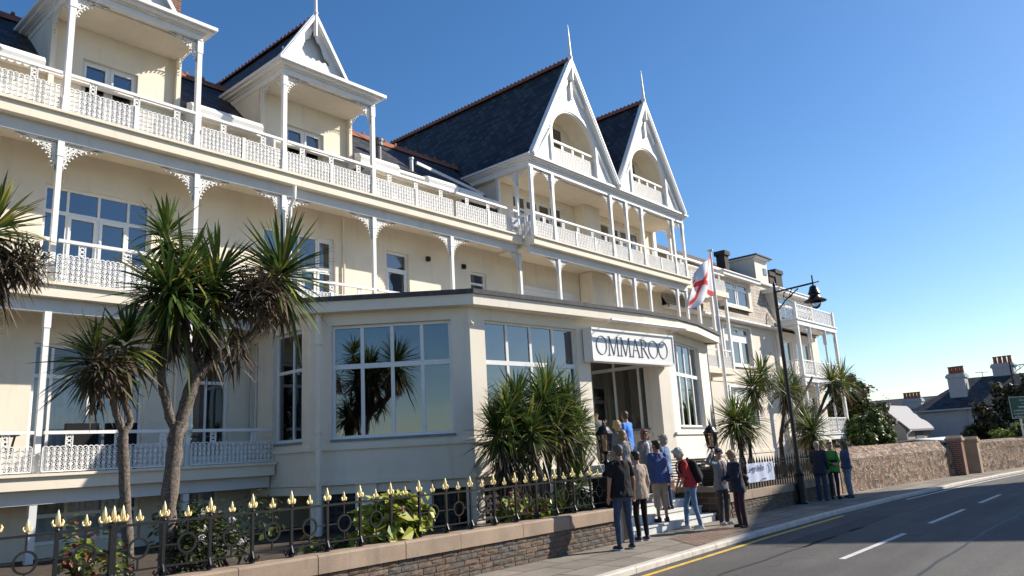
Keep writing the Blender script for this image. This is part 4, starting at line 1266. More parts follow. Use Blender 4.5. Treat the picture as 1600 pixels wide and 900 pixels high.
ST1 = M_noisy('granite_grey', (.100,.086,.076), .3, 14, .9, .8, 70); ST2 = M_noisy('granite_brown', (.125,.088,.064), .3, 14, .9, .8, 70); ST3 = M_noisy('granite_pink', (.155,.112,.085), .3, 14, .9, .8, 70)
gw = thing('garden_wall', 'low wall of rough brown granite blocks with pale coping stones, left of the steps', 'wall', (3, 8.5, 0))
stone_courses(gw, -4, 12.28, .41)
mb = MB(); x = -4
while x < 12.28:
    L = random.choice((1.05, 1.25, 1.4, 1.15)); e = min(12.28, x+L); c = .025
    if 12.28-e < .4: e = 12.28
    j = random.uniform(-.004,.004)
    pr = [(8.30+j,.412),(8.66,.412),(8.66,.635-c),(8.66-c,.635),(8.30+c+j,.635),(8.30+j,.635-c)]
    mb.prism([(x+.006, y, z) for y, z in pr], (e-x-.012, 0, 0)); x = e
mb.box(-3.99,12.27,8.36,8.60,.42,.60)
mb.build('coping', COPING, gw)
mb = MB(); mb.box(12.285,12.40,8.30,10.2,-.02,.62); mb.build('end_pier', COPING, gw)

def finial(mb, x, y, z, s, m=0):
    mb.lathe((x,y,z), [(.010*s,0),(.024*s,.015*s),(.016*s,.04*s),(.028*s,.075*s),(.023*s,.12*s),(.010*s,.165*s),(.002*s,.19*s)], 8, m)
    for k in range(4):
        a = k*PI/2 + .0
        c, sn = math.cos(a), math.sin(a)
        mb.tube([(x+c*.012*s,y+sn*.012*s,z+.012*s),(x+c*.045*s,y+sn*.045*s,z+.02*s),(x+c*.058*s,y+sn*.058*s,z+.055*s),(x+c*.046*s,y+sn*.046*s,z+.085*s)], [.014*s,.016*s,.012*s,.004*s], 6, m)
rail = thing('iron_railing', 'black iron garden railing with gilded leaf finials and rings on the granite wall', 'railing', (6, 8.5, .63))
FRL = Fr((0, 8.52), (1, 8.52))
mb = MB()
for z, t in ((1.205,.016),(.745,.012)): mb.box(-3.5, 12.2, 8.52-t, 8.52+t, z-t*.8, z+t*.8)
mb.build('rail', BLACK, rail)
n = 0
xs = [2.58+.262*k for k in range(-20, 37)]
for k, x in enumerate(xs):
    big = (k % 2 == 1)
    if x > 12.15: break
    gate = abs(x-3.37) < .1
    pk = MB()
    if big or gate:
        r = .030 if gate else .017
        pk.box(x-r, x+r, 8.52-r, 8.52+r, .70, 1.26)
        for sgn in (-1, 1):
            pk.tube([(x,8.52,.78),(x+sgn*.035,8.52,.70),(x+sgn*.075,8.52,.665),(x+sgn*.095,8.52,.69),(x+sgn*.08,8.52,.715)], [.016,.018,.016,.014,.012], 6)
            pk.tube([(x,8.52,.78),(x,8.52+sgn*.03,.70),(x,8.52+sgn*.06,.665),(x,8.52+sgn*.07,.70)], [.014,.016,.014,.010], 6)
        pk.lathe((x,8.52,.636), [(.035,0),(.03,.03),(.02,.08)], 8)
        pk.lathe((x,8.52,1.215), [(.02,0),(.026,.012),(.02,.03)], 8)
    else:
        pk.box(x-.008, x+.008, 8.512, 8.528, 1.065, 1.23); pk.box(x-.008, x+.008, 8.512, 8.528, .745, .855)
        pk.ribbon(FRL, [(x+.10*math.cos(q*PI/12), .96+.10*math.sin(q*PI/12)) for q in range(24)], -.012, .020, .024, closed=True)
        for sgn in (-1,1): pk.box(min(x+sgn*.11,x+sgn*.25), max(x+sgn*.11,x+sgn*.25), 8.512, 8.528, .952, .968)
    o = pk.build('picket', BLACK, rail)
    f = MB()
    if gate:
        for dx in (-.09, 0, .09): finial(f, x+dx, 8.52, 1.245, .92)
    else: finial(f, x, 8.52, 1.255 if big else 1.235, .90 if big else .66)
    f.build('finial', GOLD, o, smooth=True)

# wall and spear railing right of the steps
gw2 = thing('boundary_wall', 'low dark stone wall with coping carrying the plain spear railing, right of the steps', 'wall', (20, 8.5, 0))
stone_courses(gw2, 16.95, 23.9, .36)
mb = MB(); x = 16.9
while x < 23.9:
    e = min(23.95, x+1.2); mb.box(x+.006, e-.006, 8.31, 8.64, .362, .55); x = e
mb.build('coping', COPING, gw2)
rail2 = thing('spear_railing', 'plain black spear topped iron railing with oval loops behind the lamp post', 'railing', (20, 8.5, .55))
mb = MB()
for z in (1.14, .70): mb.box(17.3, 23.6, 8.505, 8.535, z-.014, z+.014)
mb.build('rail', BLACK, rail2)
k = 0; x = 17.4
while x < 23.6:
    pk = MB(); pk.box(x-.014, x+.014, 8.506, 8.534, .552, 1.16)
    pk.lathe((x,8.52,1.16), [(.014,0),(.028,.03),(.018,.08),(.002,.17)], 6)
    if k % 2: pk.ribbon(FRL, [(x+.075*math.cos(q*PI/8), .92+.17*math.sin(q*PI/8)) for q in range(16)], -.012, .024, .024, closed=True)
    pk.build('picket', BLACK, rail2); x += .165; k += 1
# banner tied to the railing
bn = thing('cloth_banner', 'pale blue printed banner tied to the spear railing beside the steps', 'banner', (19, 8.42, .7))
FBN = Fr((18.2, 8.44), (19.78, 8.44))
mb = MB(); N = 16
for q in range(N):
    a, b = FBN.L*q/N, FBN.L*(q+1)/N
    da, db = -.02+.012*math.sin(q*1.1), -.02+.012*math.sin((q+1)*1.1)
    mb.hexa((FBN.at(a,da,.71),FBN.at(b,db,.71),FBN.at(b,db+.006,.71),FBN.at(a,da+.006,.71),FBN.at(a,da,1.17),FBN.at(b,db,1.17),FBN.at(b,db+.006,1.17),FBN.at(a,da+.006,1.17)))
mb.build('cloth', FLAT((.42,.47,.60), .8), bn)
def text_part(body, name, mat, parent, fr, s, d, z, size, extr=.002, align='LEFT'):
    cu = bpy.data.curves.new('txt', 'FONT'); cu.body = body; cu.size = size; cu.extrude = extr; cu.align_x = align; cu.resolution_u = 3
    t = bpy.data.objects.new('txt', cu); COL.objects.link(t)
    dg = bpy.context.evaluated_depsgraph_get(); me = bpy.data.meshes.new_from_object(t.evaluated_get(dg))
    bpy.data.objects.remove(t); bpy.data.curves.remove(cu)
    b = Vector(BASE[parent.name]) if parent.parent is None else Vector(BASE[parent.parent.name])
    o0 = Vector(fr.at(s, d, z)) - b
    for v in me.vertices:
        x, y, zz = v.co; v.co = o0 + fr.u*x + Z*y - fr.n*zz
    me.materials.clear(); me.materials.append(mat)
    o = bpy.data.objects.new(name, me); COL.objects.link(o); o.parent = parent
    return o
INK = M_noisy('blue_ink', (.03,.035,.10), .1, 10, .7)
text_part('Large Buffet', 'lettering', INK, bn, FBN, .06, -.045, .99, .185)
mb = MB(); mb.ribbon(FBN, [(1.30+.10*math.cos(q*PI/8), 1.03+.10*math.sin(q*PI/8)) for q in range(-4,5)], -.045, .022, .004); mb.ribbon(FBN, [(1.22,.92),(1.22,1.13)], -.045, .022, .004)
for q in range(4): mb.ribbon(FBN, [(.75+q*.08,.77),(.80+q*.08,.77)], -.045, .02, .004)
mb.build('printed_mark', INK, bn)

# ------------------------------------------------------------------ entrance steps
st = thing('entrance_steps', 'pale painted steps climbing from the pavement to the hotel porch', 'steps', (14.8, 9.3, 0))
for k in range(8):
    a = 8.50+.30*k
    m_ = MB(); m_.box(12.95 if k < 3 else 13.3, 16.45-.05*k if k < 5 else 17.4, a, 11.4, .17*k, .17*(k+1)-.035)
    m_.box((12.95 if k < 3 else 13.3)-.01, (16.45-.05*k if k < 5 else 17.4)+.01, a-.025, 11.4, .17*(k+1)-.034, .17*(k+1))
    m_.build('step', STEP, st)
mb = MB(); mb.box(15.2,17.6,11.41,13.9,1.20,1.34); mb.build('porch_floor', STEP, st)
# low dark plinth and iron side rail right of the steps
sr = thing('brick_pier', 'low dark brown stone pier beside the right edge of the entrance steps', 'pier', (16.8, 9.0, 0))
mb = MB(); mb.box(16.5,16.92,8.36,11.0,-.02,.62); mb.build('block_face', GRANITE, sr, uv=True)
mb = MB(); mb.box(16.44,16.97,8.31,11.0,.622,.74); mb.build('coping', COPING, sr)
mb = MB()
for k in range(9): mb.box(16.68,16.72,8.5,10.6,.84+k*.065,.865+k*.065)
for y in (8.55,9.2,9.9,10.55): mb.box(16.67,16.73,y-.02,y+.02,.74,1.42)
mb.build('slatted_rail', BLACK, sr)
def lantern(x, y, zb, name_label):
    t = thing('pedestal_lantern', name_label, 'lantern', (x, y, 0), 'lanterns flanking the entrance steps')
    m_ = MB(); m_.box(x-.22,x+.22,y-.22,y+.22,.0,zb-.55); m_.box(x-.27,x+.27,y-.27,y+.27,zb-.55,zb-.47); m_.build('pedestal', BLACK, t)
    m_ = MB(); m_.lathe((x,y,zb-.47),[(.10,0),(.11,.06),(.045,.12),(.04,.22),(.07,.27),(.03,.33),(.03,.42),(.08,.47)],12)
    for k in range(4):
        a = PI/4+k*PI/2; c, s = math.cos(a), math.sin(a)
        m_.tube([(x+c*.03,y+s*.03,zb-.12),(x+c*.10,y+s*.10,zb-.16),(x+c*.06,y+s*.06,zb-.26)], .008, 5)
    m_.build('stem', BLACK, t)
    m_ = MB(); m_.lathe((x,y,zb), [(.085,0),(.10,.02),(.145,.33),(.14,.34)], 6); m_.build('lamp_glass', M_glass('amber_glass', .12, (.75,.6,.45), 1.5), t)
    m_ = MB()
    for k in range(6):
        a = k*PI/3; c, s = math.cos(a), math.sin(a); m_.tube([(x+c*.10,y+s*.10,zb),(x+c*.147,y+s*.147,zb+.34)], .009, 5)
    m_.lathe((x,y,zb+.335),[(.175,0),(.18,.02),(.13,.08),(.10,.14),(.05,.18),(.02,.20),(.028,.23),(.004,.29)],12); m_.lathe((x,y,zb-.015),[(.09,0),(.105,.015),(.10,.03)],6)
    m_.build('lamp_cap', BLACK, t)
    m_ = MB(); m_.lathe((x,y,zb+.02),[(.035,0),(.03,.06),(.05,.12),(.04,.2),(.01,.23)],10); m_.build('bulb', FLAT((.6,.55,.45),.5), t)
lantern(12.62, 8.72, 1.66, 'black lantern on a black pedestal left of the entrance steps by the gilded railing')
lantern(17.12, 8.74, 1.62, 'black lantern on a black pedestal right of the steps beside the woman in a cap')

# ------------------------------------------------------------------ street lamps
def street_lamp(x, y, H, label, L=1.08):
    t = thing('street_lamp', label, 'street lamp', (x, y, 0), 'bracket street lamps along the pavement')
    m_ = MB(); m_.lathe((x,y,-.02),[(.14,0),(.15,.05),(.12,.12),(.115,.75),(.13,.80),(.09,.88),(.06,1.0),(.055,2.6),(.05,H-.2),(.035,H),(.05,H+.03),(.03,H+.08),(.005,H+.16)],14); m_.build('pole', BLACK, t, smooth=False)
    m_ = MB(); z = H-.20; P = lambda d, dz: (x, y-d, z+dz)
    m_.tube([P(0,0), P(L*.5,.03), P(L,.06)], .026, 8)
    m_.tube([P(0,-.55), P(L*.25,-.28), P(L*.62,-.01)], .018, 7)
    for q in (.25,.45): m_.tube([P(L*q*.8,-.28*(1-q)), P(L*q,0)], .012, 6)
    m_.tube([P(L*.33+.12*math.cos(a*PI/8), -.13+.10*math.sin(a*PI/8)) for a in range(17)], .011, 6)
    m_.tube([P(L,.28), P(L,-.06)], .02, 8); m_.tube([P(L,.06), P(L*1.16,.075)], .015, 6)
    m_.build('arm', BLACK, t)
    m_ = MB(); c = P(L, -.60)
    m_.lathe(c, [(.29,.14),(.30,.165),(.17,.24),(.13,.31),(.13,.34),(.17,.36),(.145,.42),(.115,.50),(.10,.56),(.03,.60)], 18); m_.build('lamp_shade', BLACK, t)
    m_ = MB(); m_.lathe(c, [(.02,-.06),(.09,-.03),(.14,.05),(.155,.14)], 14); m_.build('lamp_glass', M_glass('lamp_globe', .15, (.7,.72,.72), 1.5), t, smooth=True)
street_lamp(20.85, 8.18, 6.0, 'tall black street lamp with a bracket arm standing before the spear railing')
street_lamp(50.0, 7.0, 5.2, 'distant black street lamp rising from the dark trees behind the road sign')

# ------------------------------------------------------------------ rubble wall along the bend
rw = thing('rubble_wall', 'reddish rubble stone wall with a sloped top along the bend of the pavement', 'wall', (28, 8, 0))
WP = [(24.35,8.28),(26.4,8.10),(29.8,7.68),(33.6,7.15)]
def wall_run(mb, P, zf, zt, th):
    for i in range(len(P)-1):
        a, b = Vector((*P[i],0)), Vector((*P[i+1],0)); t = (b-a).normalized(); n = Vector((-t.y,t.x,0))
        mb.prism([tuple(a+Z*-.1), tuple(a+Z*zf), tuple(a+n*th*.8+Z*zt), tuple(a+n*th+Z*(zt-.02)), tuple(a+n*th-Z*.1)], b-a)
mb = MB(); wall_run(mb, WP, 1.0, 1.36, .55); mb.build('stone_face', RUBBLE, rw, uv=True)
mb = MB(); mb.box(23.75,24.34,8.30,8.75,-.05,.62); mb.build('end_block', COPING, rw)
def gate_pier(x, y, h, mat, label):
    t = thing('gate_pier', label, 'gate pier', (x,y,0))
    m_ = MB(); m_.box(x-.20,x+.20,y-.2,y+.3,-.05,h); m_.build('shaft', mat, t, uv=True)
    m_ = MB(); m_.box(x-.25,x+.25,y-.25,y+.35,h+.002,h+.10); m_.prism([(x-.22,y-.22,h+.1),(x+.22,y-.22,h+.1),(x+.05,y-.22,h+.2),(x-.05,y-.22,h+.2)],(0,.54,0)); m_.build('cap', COPING, t)
gate_pier(33.95, 7.0, 1.30, BRICKRED, 'red brick gate pier at the end of the rubble wall, nearer of two')
gate_pier(35.4, 6.75, 1.22, COPING, 'plain stone gate pier beyond the opening, farther of two')
rw2 = thing('rubble_wall', 'farther rubble stone wall with a flat top running behind the road sign', 'wall', (40, 6, 0))
WP2 = [(35.7,6.65),(38.5,6.02),(43,4.92),(50,3.02),(60,-.58)]
mb = MB(); wall_run(mb, WP2, 1.15, 1.25, .45); mb.build('stone_face', RUBBLE, rw2, uv=True)

# ------------------------------------------------------------------ road sign
rs = thing('road_sign', 'green direction sign with white route diagram on two posts above the far wall', 'road sign', (41.5, 5.2, 0))
FRS = Fr((40.35, 5.95), (42.3, 4.6))
GREEN = M_noisy('sign_green', (.012,.10,.062), .05, 10, .4)
mb = MB(); mb.obox(FRS, 0, 2.3, 0, .02, 2.05, 3.02); mb.build('board', GREEN, rs)
mb = MB()
for a, b, c, d in ((0,2.3,2.052,2.085),(0,2.3,2.985,3.018),(.002,.035,2.086,2.984),(2.265,2.298,2.086,2.984)): mb.obox(FRS, a+.002, b-.002, -.004, -.001, c, d)
mb.build('border', LINEW, rs)
mb = MB()
mb.obox(FRS, .45, 1.12, -.005, -.001, 2.53, 2.585); mb.obox(FRS, 1.12, 1.19, -.005, -.001, 2.09, 2.585); mb.obox(FRS, 1.191, 1.75, -.005, -.001, 2.53, 2.585)
rnd = random.Random(3)
for z, s0, s1 in ((2.86,.55,1.3),(2.72,.65,1.2),(2.40,.16,.95),(2.27,.16,.9),(2.14,.16,.7),(2.40,1.3,2.0),(2.27,1.3,1.9)):
    s = s0
    while s < s1:
        w = rnd.choice((.03,.05,.04)); mb.obox(FRS, s, s+w, -.005, -.001, z-.035, z+.035*rnd.choice((.3,.6,1,1.3))); s += w+.03
mb.build('diagram', LINEW, rs)
for s in (.5, 1.8):
    m_ = MB(); m_.tube([FRS.at(s,.06,0), FRS.at(s,.06,3.0)], .04, 8); m_.build('post', GREYW, rs)

# ------------------------------------------------------------------ houses beyond
h1 = thing('gabled_house', 'pale blue grey house with a steep dark roof and tall chimney stack behind the trees', 'house', (66, 18, 0))
def house(t, x0, x1, y0, y1, zw, zr, wallm, roofm, axis='X', zb=-.2):
    m_ = MB()
    m_.box(x0,x1,y0,y1,zb,zw)
    if axis == 'X':
        ym = (y0+y1)/2
        for x in (x0, x1): m_.face([(x,y0,zw),(x,y1,zw),(x,ym,zr)])
        o = m_.build('wall', wallm, t)
        r = MB(); ov = .35
        r.prism([(x0-.2,y0-ov,zw-ov*.5),(x1+.2,y0-ov,zw-ov*.5),(x1+.2,ym,zr),(x0-.2,ym,zr)],(0,0,.14)); r.prism([(x0-.2,ym,zr),(x1+.2,ym,zr),(x1+.2,y1+ov,zw-ov*.5),(x0-.2,y1+ov,zw-ov*.5)],(0,0,.14))
    else:
        xm = (x0+x1)/2
        for y in (y0, y1): m_.face([(x0,y,zw),(x1,y,zw),(xm,y,zr)])
        o = m_.build('wall', wallm, t)
        r = MB(); ov = .35
        r.prism([(x0-ov,y0-.2,zw-ov*.5),(xm,y0-.2,zr),(xm,y1+.2,zr),(x0-ov,y1+.2,zw-ov*.5)],(0,0,.14)); r.prism([(xm,y0-.2,zr),(x1+ov,y0-.2,zw-ov*.5),(x1+ov,y1+.2,zw-ov*.5),(xm,y1+.2,zr)],(0,0,.14))
    return o, r.build('roof', roofm, t, uv=True)
def chimney(t, x, y, z0, z1, w, d, mat, potm, n):
    m_ = MB(); m_.box(x-w/2,x+w/2,y-d/2,y+d/2,z0,z1-.35); m_.box(x-w/2-.1,x+w/2+.1,y-d/2-.1,y+d/2+.1,z1-.35,z1-.12); m_.box(x-w/2-.02,x+w/2+.02,y-d/2-.02,y+d/2+.02,z1-.12,z1)
    o = m_.build('chimney', mat, t)
    for k in range(n):
        p = MB(); q = (k+.5)/n-.5; p.lathe((x+q*w*.2,y+q*d*.95,z1),[(.17,0),(.14,.5),(.17,.52),(.17,.62),(.12,.62)],9); p.build('chimney_pot', potm, o)

m_ = MB(); m_.box(70,78,5.5,17,-.2,3.45); m_.build('wall', HOUSEW, h1)
r = MB(); e = 3.4
A, B, C_, D_ = (69.6,17.4,e),(69.6,5.1,e),(78.4,5.1,e),(78.4,17.4,e); R0, R1 = (74,13.6,5.95),(74,8.6,5.95)
r.face([B,A,R0,R1]); r.face([A,D_,R0]); r.face([D_,C_,R1,R0]); r.face([C_,B,R1]); r.build('roof', SLATE, h1, uv=True)
m_ = MB(); m_.box(69.5,69.62,5.1,17.4,3.28,3.40); m_.tube([(69.9,13.4,3.3),(69.9,13.4,0)],.06,8); m_.build('gutter', HOUSEW, h1)
chimney(h1, 71.8, 13.9, 4.2, 6.25, 1.3, 1.25, HOUSEW, TERRA, 4)
chimney(h1, 74.5, 10.9, 5.2, 6.9, 1.3, 1.5, HOUSEW, TERRA, 4)
m_ = MB(); m_.tube([(72.6,12.2,5.2),(72.6,12.2,6.3)],.025,5); m_.tube([(72.6,11.7,6.2),(72.6,12.7,6.25)],.02,5)
for q in range(5): m_.tube([(72.3,11.8+q*.2,6.21),(72.9,11.8+q*.2,6.22)],.012,4)
m_.build('aerial', BLACK, h1)
h2 = thing('outbuilding', 'small house with pale grey roof and beige gable left of the dark roofed house', 'house', (62, 16.8, 0))
house(h2, 60, 67, 15.45, 18.4, 2.0, 3.66, HOUSEB, GREYROOF)
m_ = MB(); m_.box(62.4,64.6,15.40,15.448,.3,1.8); m_.build('door', FLAT((.10,.10,.11),.7), h2)
m_ = MB(); m_.tube([(60,15.1,1.85),(60.05,15.4,1.6),(60.05,15.4,0)],.05,8); m_.build('drain_pipe', WHITE, h2)
h3 = thing('slate_roofed_house', 'far dark slate roofed terrace with clustered chimney pots, behind the pale grey roof', 'house', (86, 20, 0))
house(h3, 82, 92, 8, 30, 3.6, 5.1, HOUSEB, SLATE, axis='Y')
chimney(h3, 83.5, 20.4, 3.6, 5.0, 1.0, 1.7, HOUSEW, TERRA, 5)
sh = thing('low_shed', 'low building with a white sheet roof just behind the rubble wall', 'shed', (54, 11, 0))
m_ = MB(); m_.box(50,58,9.0,15.6,-.1,.9); m_.build('wall', HOUSEB, sh)
m_ = MB(); m_.prism([(49.7,8.6,.98),(49.7,12.4,1.32),(49.7,16.6,1.02),(49.7,16.6,.94),(49.7,12.4,1.24),(49.7,8.6,.90)],(9.6,0,0)); m_.build('roof', FLAT((.62,.62,.64),.6), sh)

# ------------------------------------------------------------------ unseen block added out of frame across the road to cast its shadow
bl = thing('shade_block', 'plain pale block added out of view across the road to shade it', 'building', (37, -6, 0))
c1, c2, dv = Vector((35.7,-6.8,0)), Vector((43.9,-3.6,0)), Vector((.36,-.93,0))*6.5
m_ = MB(); m_.prism([tuple(c1-Z*.1), tuple(c2-Z*.1), tuple(c2+dv-Z*.1), tuple(c1+dv-Z*.1)], (0,0,16.1)); m_.build('wall', HOUSEW, bl)
m_ = MB(); m_.prism([tuple(c1+Z*16.002), tuple(c2+Z*16.002), tuple(c2+dv+Z*16.002), tuple(c1+dv+Z*16.002)], (0,0,.3)); m_.build('parapet', HOUSEW, bl)
# ------------------------------------------------------------------ plants
MIX = [(.5,.38,.12)]
def rdir(rnd):
    z = rnd.uniform(-1,1); a = rnd.uniform(0,2*PI); r = math.sqrt(1-z*z)
    return Vector((r*math.cos(a), r*math.sin(a), z))
def sword(mb, rnd, base, d, L, w, droop, m=0, segs=4):
    side = d.cross(Z)
    if side.length < .1: side = Vector((math.cos(rnd.uniform(0,6)), math.sin(rnd.uniform(0,6)), 0))
    side.normalize()
    side = (side + d.cross(side)*rnd.uniform(-.5,.5)).normalized()
    i0 = len(mb.v); prof = (.55, 1, .9, .6, .05); t4 = 4
    for k in range(segs+1):
        t = k/segs
        p = base + d*L*t*(1-.12*droop*t) - Z*(droop*L*t*t)
        ww = w*prof[min(4, int(round(t*4)))]*.5
        mb.v.append(tuple(p-side*ww)); mb.v.append(tuple(p+side*ww))
    for k in range(segs):
        a = i0+2*k; mb.f.append((a, a+1, a+3, a+2)); mb.m.append(m)
def rosette(mb, rnd, c, axis, n, L, w=.040, lo=-.55, mix=None):
    """leaves all round a growing point: a stiff upright fan in the middle, arching and hanging below"""
    n = int(n*1.55); mix = mix or MIX[0]
    axis = Vector(axis).normalized(); c = Vector(c)
    q = Z.rotation_difference(axis)
    tl = Vector((rnd.uniform(-.25,.25), rnd.uniform(-.25,.25), 0))       # every crown leans its own way
    for k in range(n):
        cz = 1-(1-lo)*((k+rnd.random())/n)**.92; cz = max(-1, min(1, cz))
        a = rnd.uniform(0, 2*PI); r = math.sqrt(1-cz*cz)
        d = (q @ Vector((r*math.cos(a), r*math.sin(a), cz)) + tl*.5).normalized()
        up = (cz-lo)/(1-lo)
        u = rnd.random(); m = 0 if u < mix[0] else (1 if u < mix[0]+mix[1] else 2)
        if up < .18 and rnd.random() < .6: m = 3
        elif up < .3 and rnd.random() < .15: m = 2
        b = c - axis*(.26*(1-up)) + d*.05
        dr = rnd.uniform(.02,.12) + (1-up)*rnd.uniform(.05,.42)
        if rnd.random() < .10: dr += rnd.uniform(.2,.5)
        sword(mb, rnd, b, d, L*rnd.uniform(.62,1.12), w*rnd.uniform(.75,1.25), dr, m, 5)
def skirt(mb, rnd, c, axis, n, L, spread=.55):
    axis = Vector(axis).normalized(); c = Vector(c)
    for k in range(n):
        d = rdir(rnd); d = Vector((d.x*spread, d.y*spread, -rnd.uniform(.3,1))).normalized()
        if rnd.random() < .3: d = (d + rdir(rnd)*.5).normalized()
        b = c - axis*rnd.uniform(.05,.55) + Vector((rnd.uniform(-.06,.06),rnd.uniform(-.06,.06),0))
        sword(mb, rnd, b, d, L*rnd.uniform(.5,1), .035, rnd.uniform(.05,.4), 0 if rnd.random() < .6 else 1, 3)
def panicle(mb, rnd, c, R, n):
    """dead flower stalks: a dense bun of thin bent twigs"""
    c = Vector(c)
    for k in range(n):
        d = rdir(rnd); p = c + d*R*rnd.uniform(.1,.9)
        e = (d + rdir(rnd)*.8).normalized()
        sword(mb, rnd, p, e, R*rnd.uniform(.25,.6), .024, rnd.uniform(-.1,.5), 0 if rnd.random() < .5 else 1, 2)
LEAVES = [LEAF1, LEAF2, LEAF3, DEADLEAF]; DEAD = [DEADLEAF, DEADLEAF2]
def cordyline(label, base, stems, heads, seed, skirts=(), buns=(), group=None, bark=BARK, name='cordyline_palm'):
    rnd = random.Random(seed)
    t = thing(name, label, 'palm', base, group)
    mb = MB()
    for pts, r0, r1 in stems:
        P = [Vector(p) for p in pts]; Q = []
        for i in range(len(P)-1):
            for k in range(7):
                tt = k/7; p0 = P[max(i-1,0)]; p3 = P[min(i+2,len(P)-1)]; a, b = P[i], P[i+1]
                Q.append(a*(1) + (b-p0)*.5*tt + (p0*2-a*5+b*4-p3)*.5*tt**2 + (a*3-p0-b*3+p3)*.5*tt**3)
        Q.append(P[-1]); n = len(Q)
        R = [(r0+(r1-r0)*i/(n-1))*(1+.07*math.sin(i*2.3+seed)) for i in range(n)]
        i0_ = len(mb.v); mb.tube([tuple(q) for q in Q], R, 12)
        for i in range(n):
            for j in range(12):
                kk = i0_+i*12+j; c_ = Q[i]; v_ = Vector(mb.v[kk]); mb.v[kk] = tuple(c_ + (v_-c_)*rnd.uniform(.84,1.12))
    if stems: mb.build('trunk', bark, t, smooth=True)
    for (c, ax, n, L) in heads:
        h = MB(); rosette(h, rnd, c, ax, n, L); h.build('crown', LEAVES, t)
    for (c, n, L) in skirts:
        h = MB(); skirt(h, rnd, c, (0,0,1), n, L); h.build('dead_leaves', DEAD, t)
    for (c, R, n) in buns:
        h = MB(); panicle(h, rnd, c, R, n); h.build('dead_flowers', DEAD, t)
    return t
GP = 'cordyline palms in the hotel garden'
# big forked palm in front of the veranda
cordyline('large forked cordyline palm with several spiky crowns rising before the verandas', (4.58,9.8,.34),
  [([(4.57,9.8,.2),(4.52,9.8,1.0),(4.57,9.8,2.05),(4.62,9.8,2.35)], .105, .092),
   ([(4.60,9.8,2.15),(4.46,9.82,2.55),(4.38,9.85,3.0),(4.40,9.9,3.6),(4.42,9.95,4.3),(4.42,9.95,4.85)], .06, .04),
   ([(4.60,9.8,2.2),(4.74,9.78,2.75),(4.82,9.76,3.0)], .088, .08),
   ([(4.80,9.76,2.95),(4.72,9.8,3.2),(4.70,9.9,3.6),(4.66,9.95,4.1)], .06, .045),
   ([(4.82,9.76,2.95),(5.06,9.7,3.22),(5.38,9.6,3.42),(5.66,9.5,3.8),(5.82,9.45,4.35)], .07, .05),
   ([(5.0,9.72,3.15),(5.05,9.8,3.5),(5.08,9.85,4.2)], .06, .05),
   ([(4.86,9.78,3.05),(4.82,9.85,3.4),(4.9,10.0,4.0)], .05, .04)],
  [((4.42,9.95,4.95),(-.1,0,1),80,.62),((4.55,9.75,4.32),(-.35,-.3,1),150,.78),((5.12,9.9,4.45),(.05,.1,1),120,.76),((5.87,9.45,4.52),(.25,-.1,1),200,.86),
   ((4.30,9.6,4.05),(-.7,-.3,.55),150,.84),((4.9,9.5,4.15),(.0,-.5,.7),90,.66)],
  3, skirts=[((4.45,9.8,3.95),190,.55),((4.95,9.75,3.75),120,.5),((5.86,9.45,4.3),60,.5),((5.3,9.65,3.7),60,.5)],
  buns=[((5.36,9.25,4.02),.42,1300),((4.25,9.9,3.95),.3,300)], group=GP)
cordyline('small two headed cordyline palm with a hanging dead flower head, left of the large one', (4.14,9.8,.34),
  [([(4.12,9.8,.2),(4.02,9.8,1.2),(3.93,9.8,2.1),(3.95,9.8,2.3)], .066, .058),
   ([(3.94,9.8,2.2),(3.82,9.8,2.5),(3.72,9.8,2.85),(3.60,9.8,3.2)], .05, .035),
   ([(3.95,9.8,2.25),(4.0,9.8,2.4),(3.88,9.8,2.75),(3.88,9.8,3.3)], .045, .035)],
  [((3.55,9.8,3.22),(-.1,-.1,1),95,.62),((3.90,9.8,3.42),(.1,0,1),90,.6)], 5,
  skirts=[((3.6,9.8,3.15),60,.4),((3.9,9.8,3.3),70,.42)], buns=[((3.56,9.55,2.95),.31,800)], group=GP)
MIX[0] = (.15,.35,.5)
cordyline('yellowish cordyline palm at the left edge with brown dead leaves under its crown', (2.2,9.9,.34),
  [([(2.2,9.9,.2),(2.18,9.9,2.0),(2.15,9.9,3.3)], .10, .09),([(2.18,9.9,3.1),(2.25,9.9,3.7),(2.4,9.85,4.45)], .05, .04),([(2.16,9.9,3.1),(2.1,9.9,3.3)], .05,.04)],
  [((2.40,9.85,4.62),(.15,0,1),150,.66),((2.05,9.8,3.55),(0,0,1),90,.6)], 8,
  skirts=[((2.45,9.85,4.45),150,.6),((2.2,9.85,3.5),150,.55)], buns=[((2.66,9.6,4.12),.30,700)], group=GP)
MIX[0] = (.45,.40,.15)
# dense cluster before the extension
rnd = random.Random(12)
cl_heads = []; cl_st = []; cl_sk = []
for i, (x, y, z, L, n) in enumerate([(10.75,9.85,2.20,.72,150),(10.95,9.75,2.55,.66,130),(11.45,9.95,2.78,.74,160),(11.95,9.7,2.72,.74,160),(12.4,9.9,3.0,.82,180),(12.8,9.75,2.75,.74,160),(13.1,10.0,2.55,.66,150),(11.3,9.5,2.25,.70,160),(12.1,9.45,2.3,.72,170),(12.8,9.55,2.25,.66,140),(13.2,9.9,2.15,.6,110)]):
    cl_heads.append(((x,y,z), (rnd.uniform(-.2,.2),rnd.uniform(-.3,.1),1), n, L))
    bx = 11.9+(x-11.9)*.45
    cl_st.append(([(bx,y,.25),(bx+(x-bx)*.3,y,1.1),(x-(x-bx)*.15,y,1.8),(x,y,z-.1)], .06, .05))
    cl_sk.append(((x,y,z-.12), 60, .55))
cl_sk += [((10.75,9.7,1.9),230,.6),((11.1,9.6,1.75),160,.6),((12.9,9.8,2.1),120,.5)]
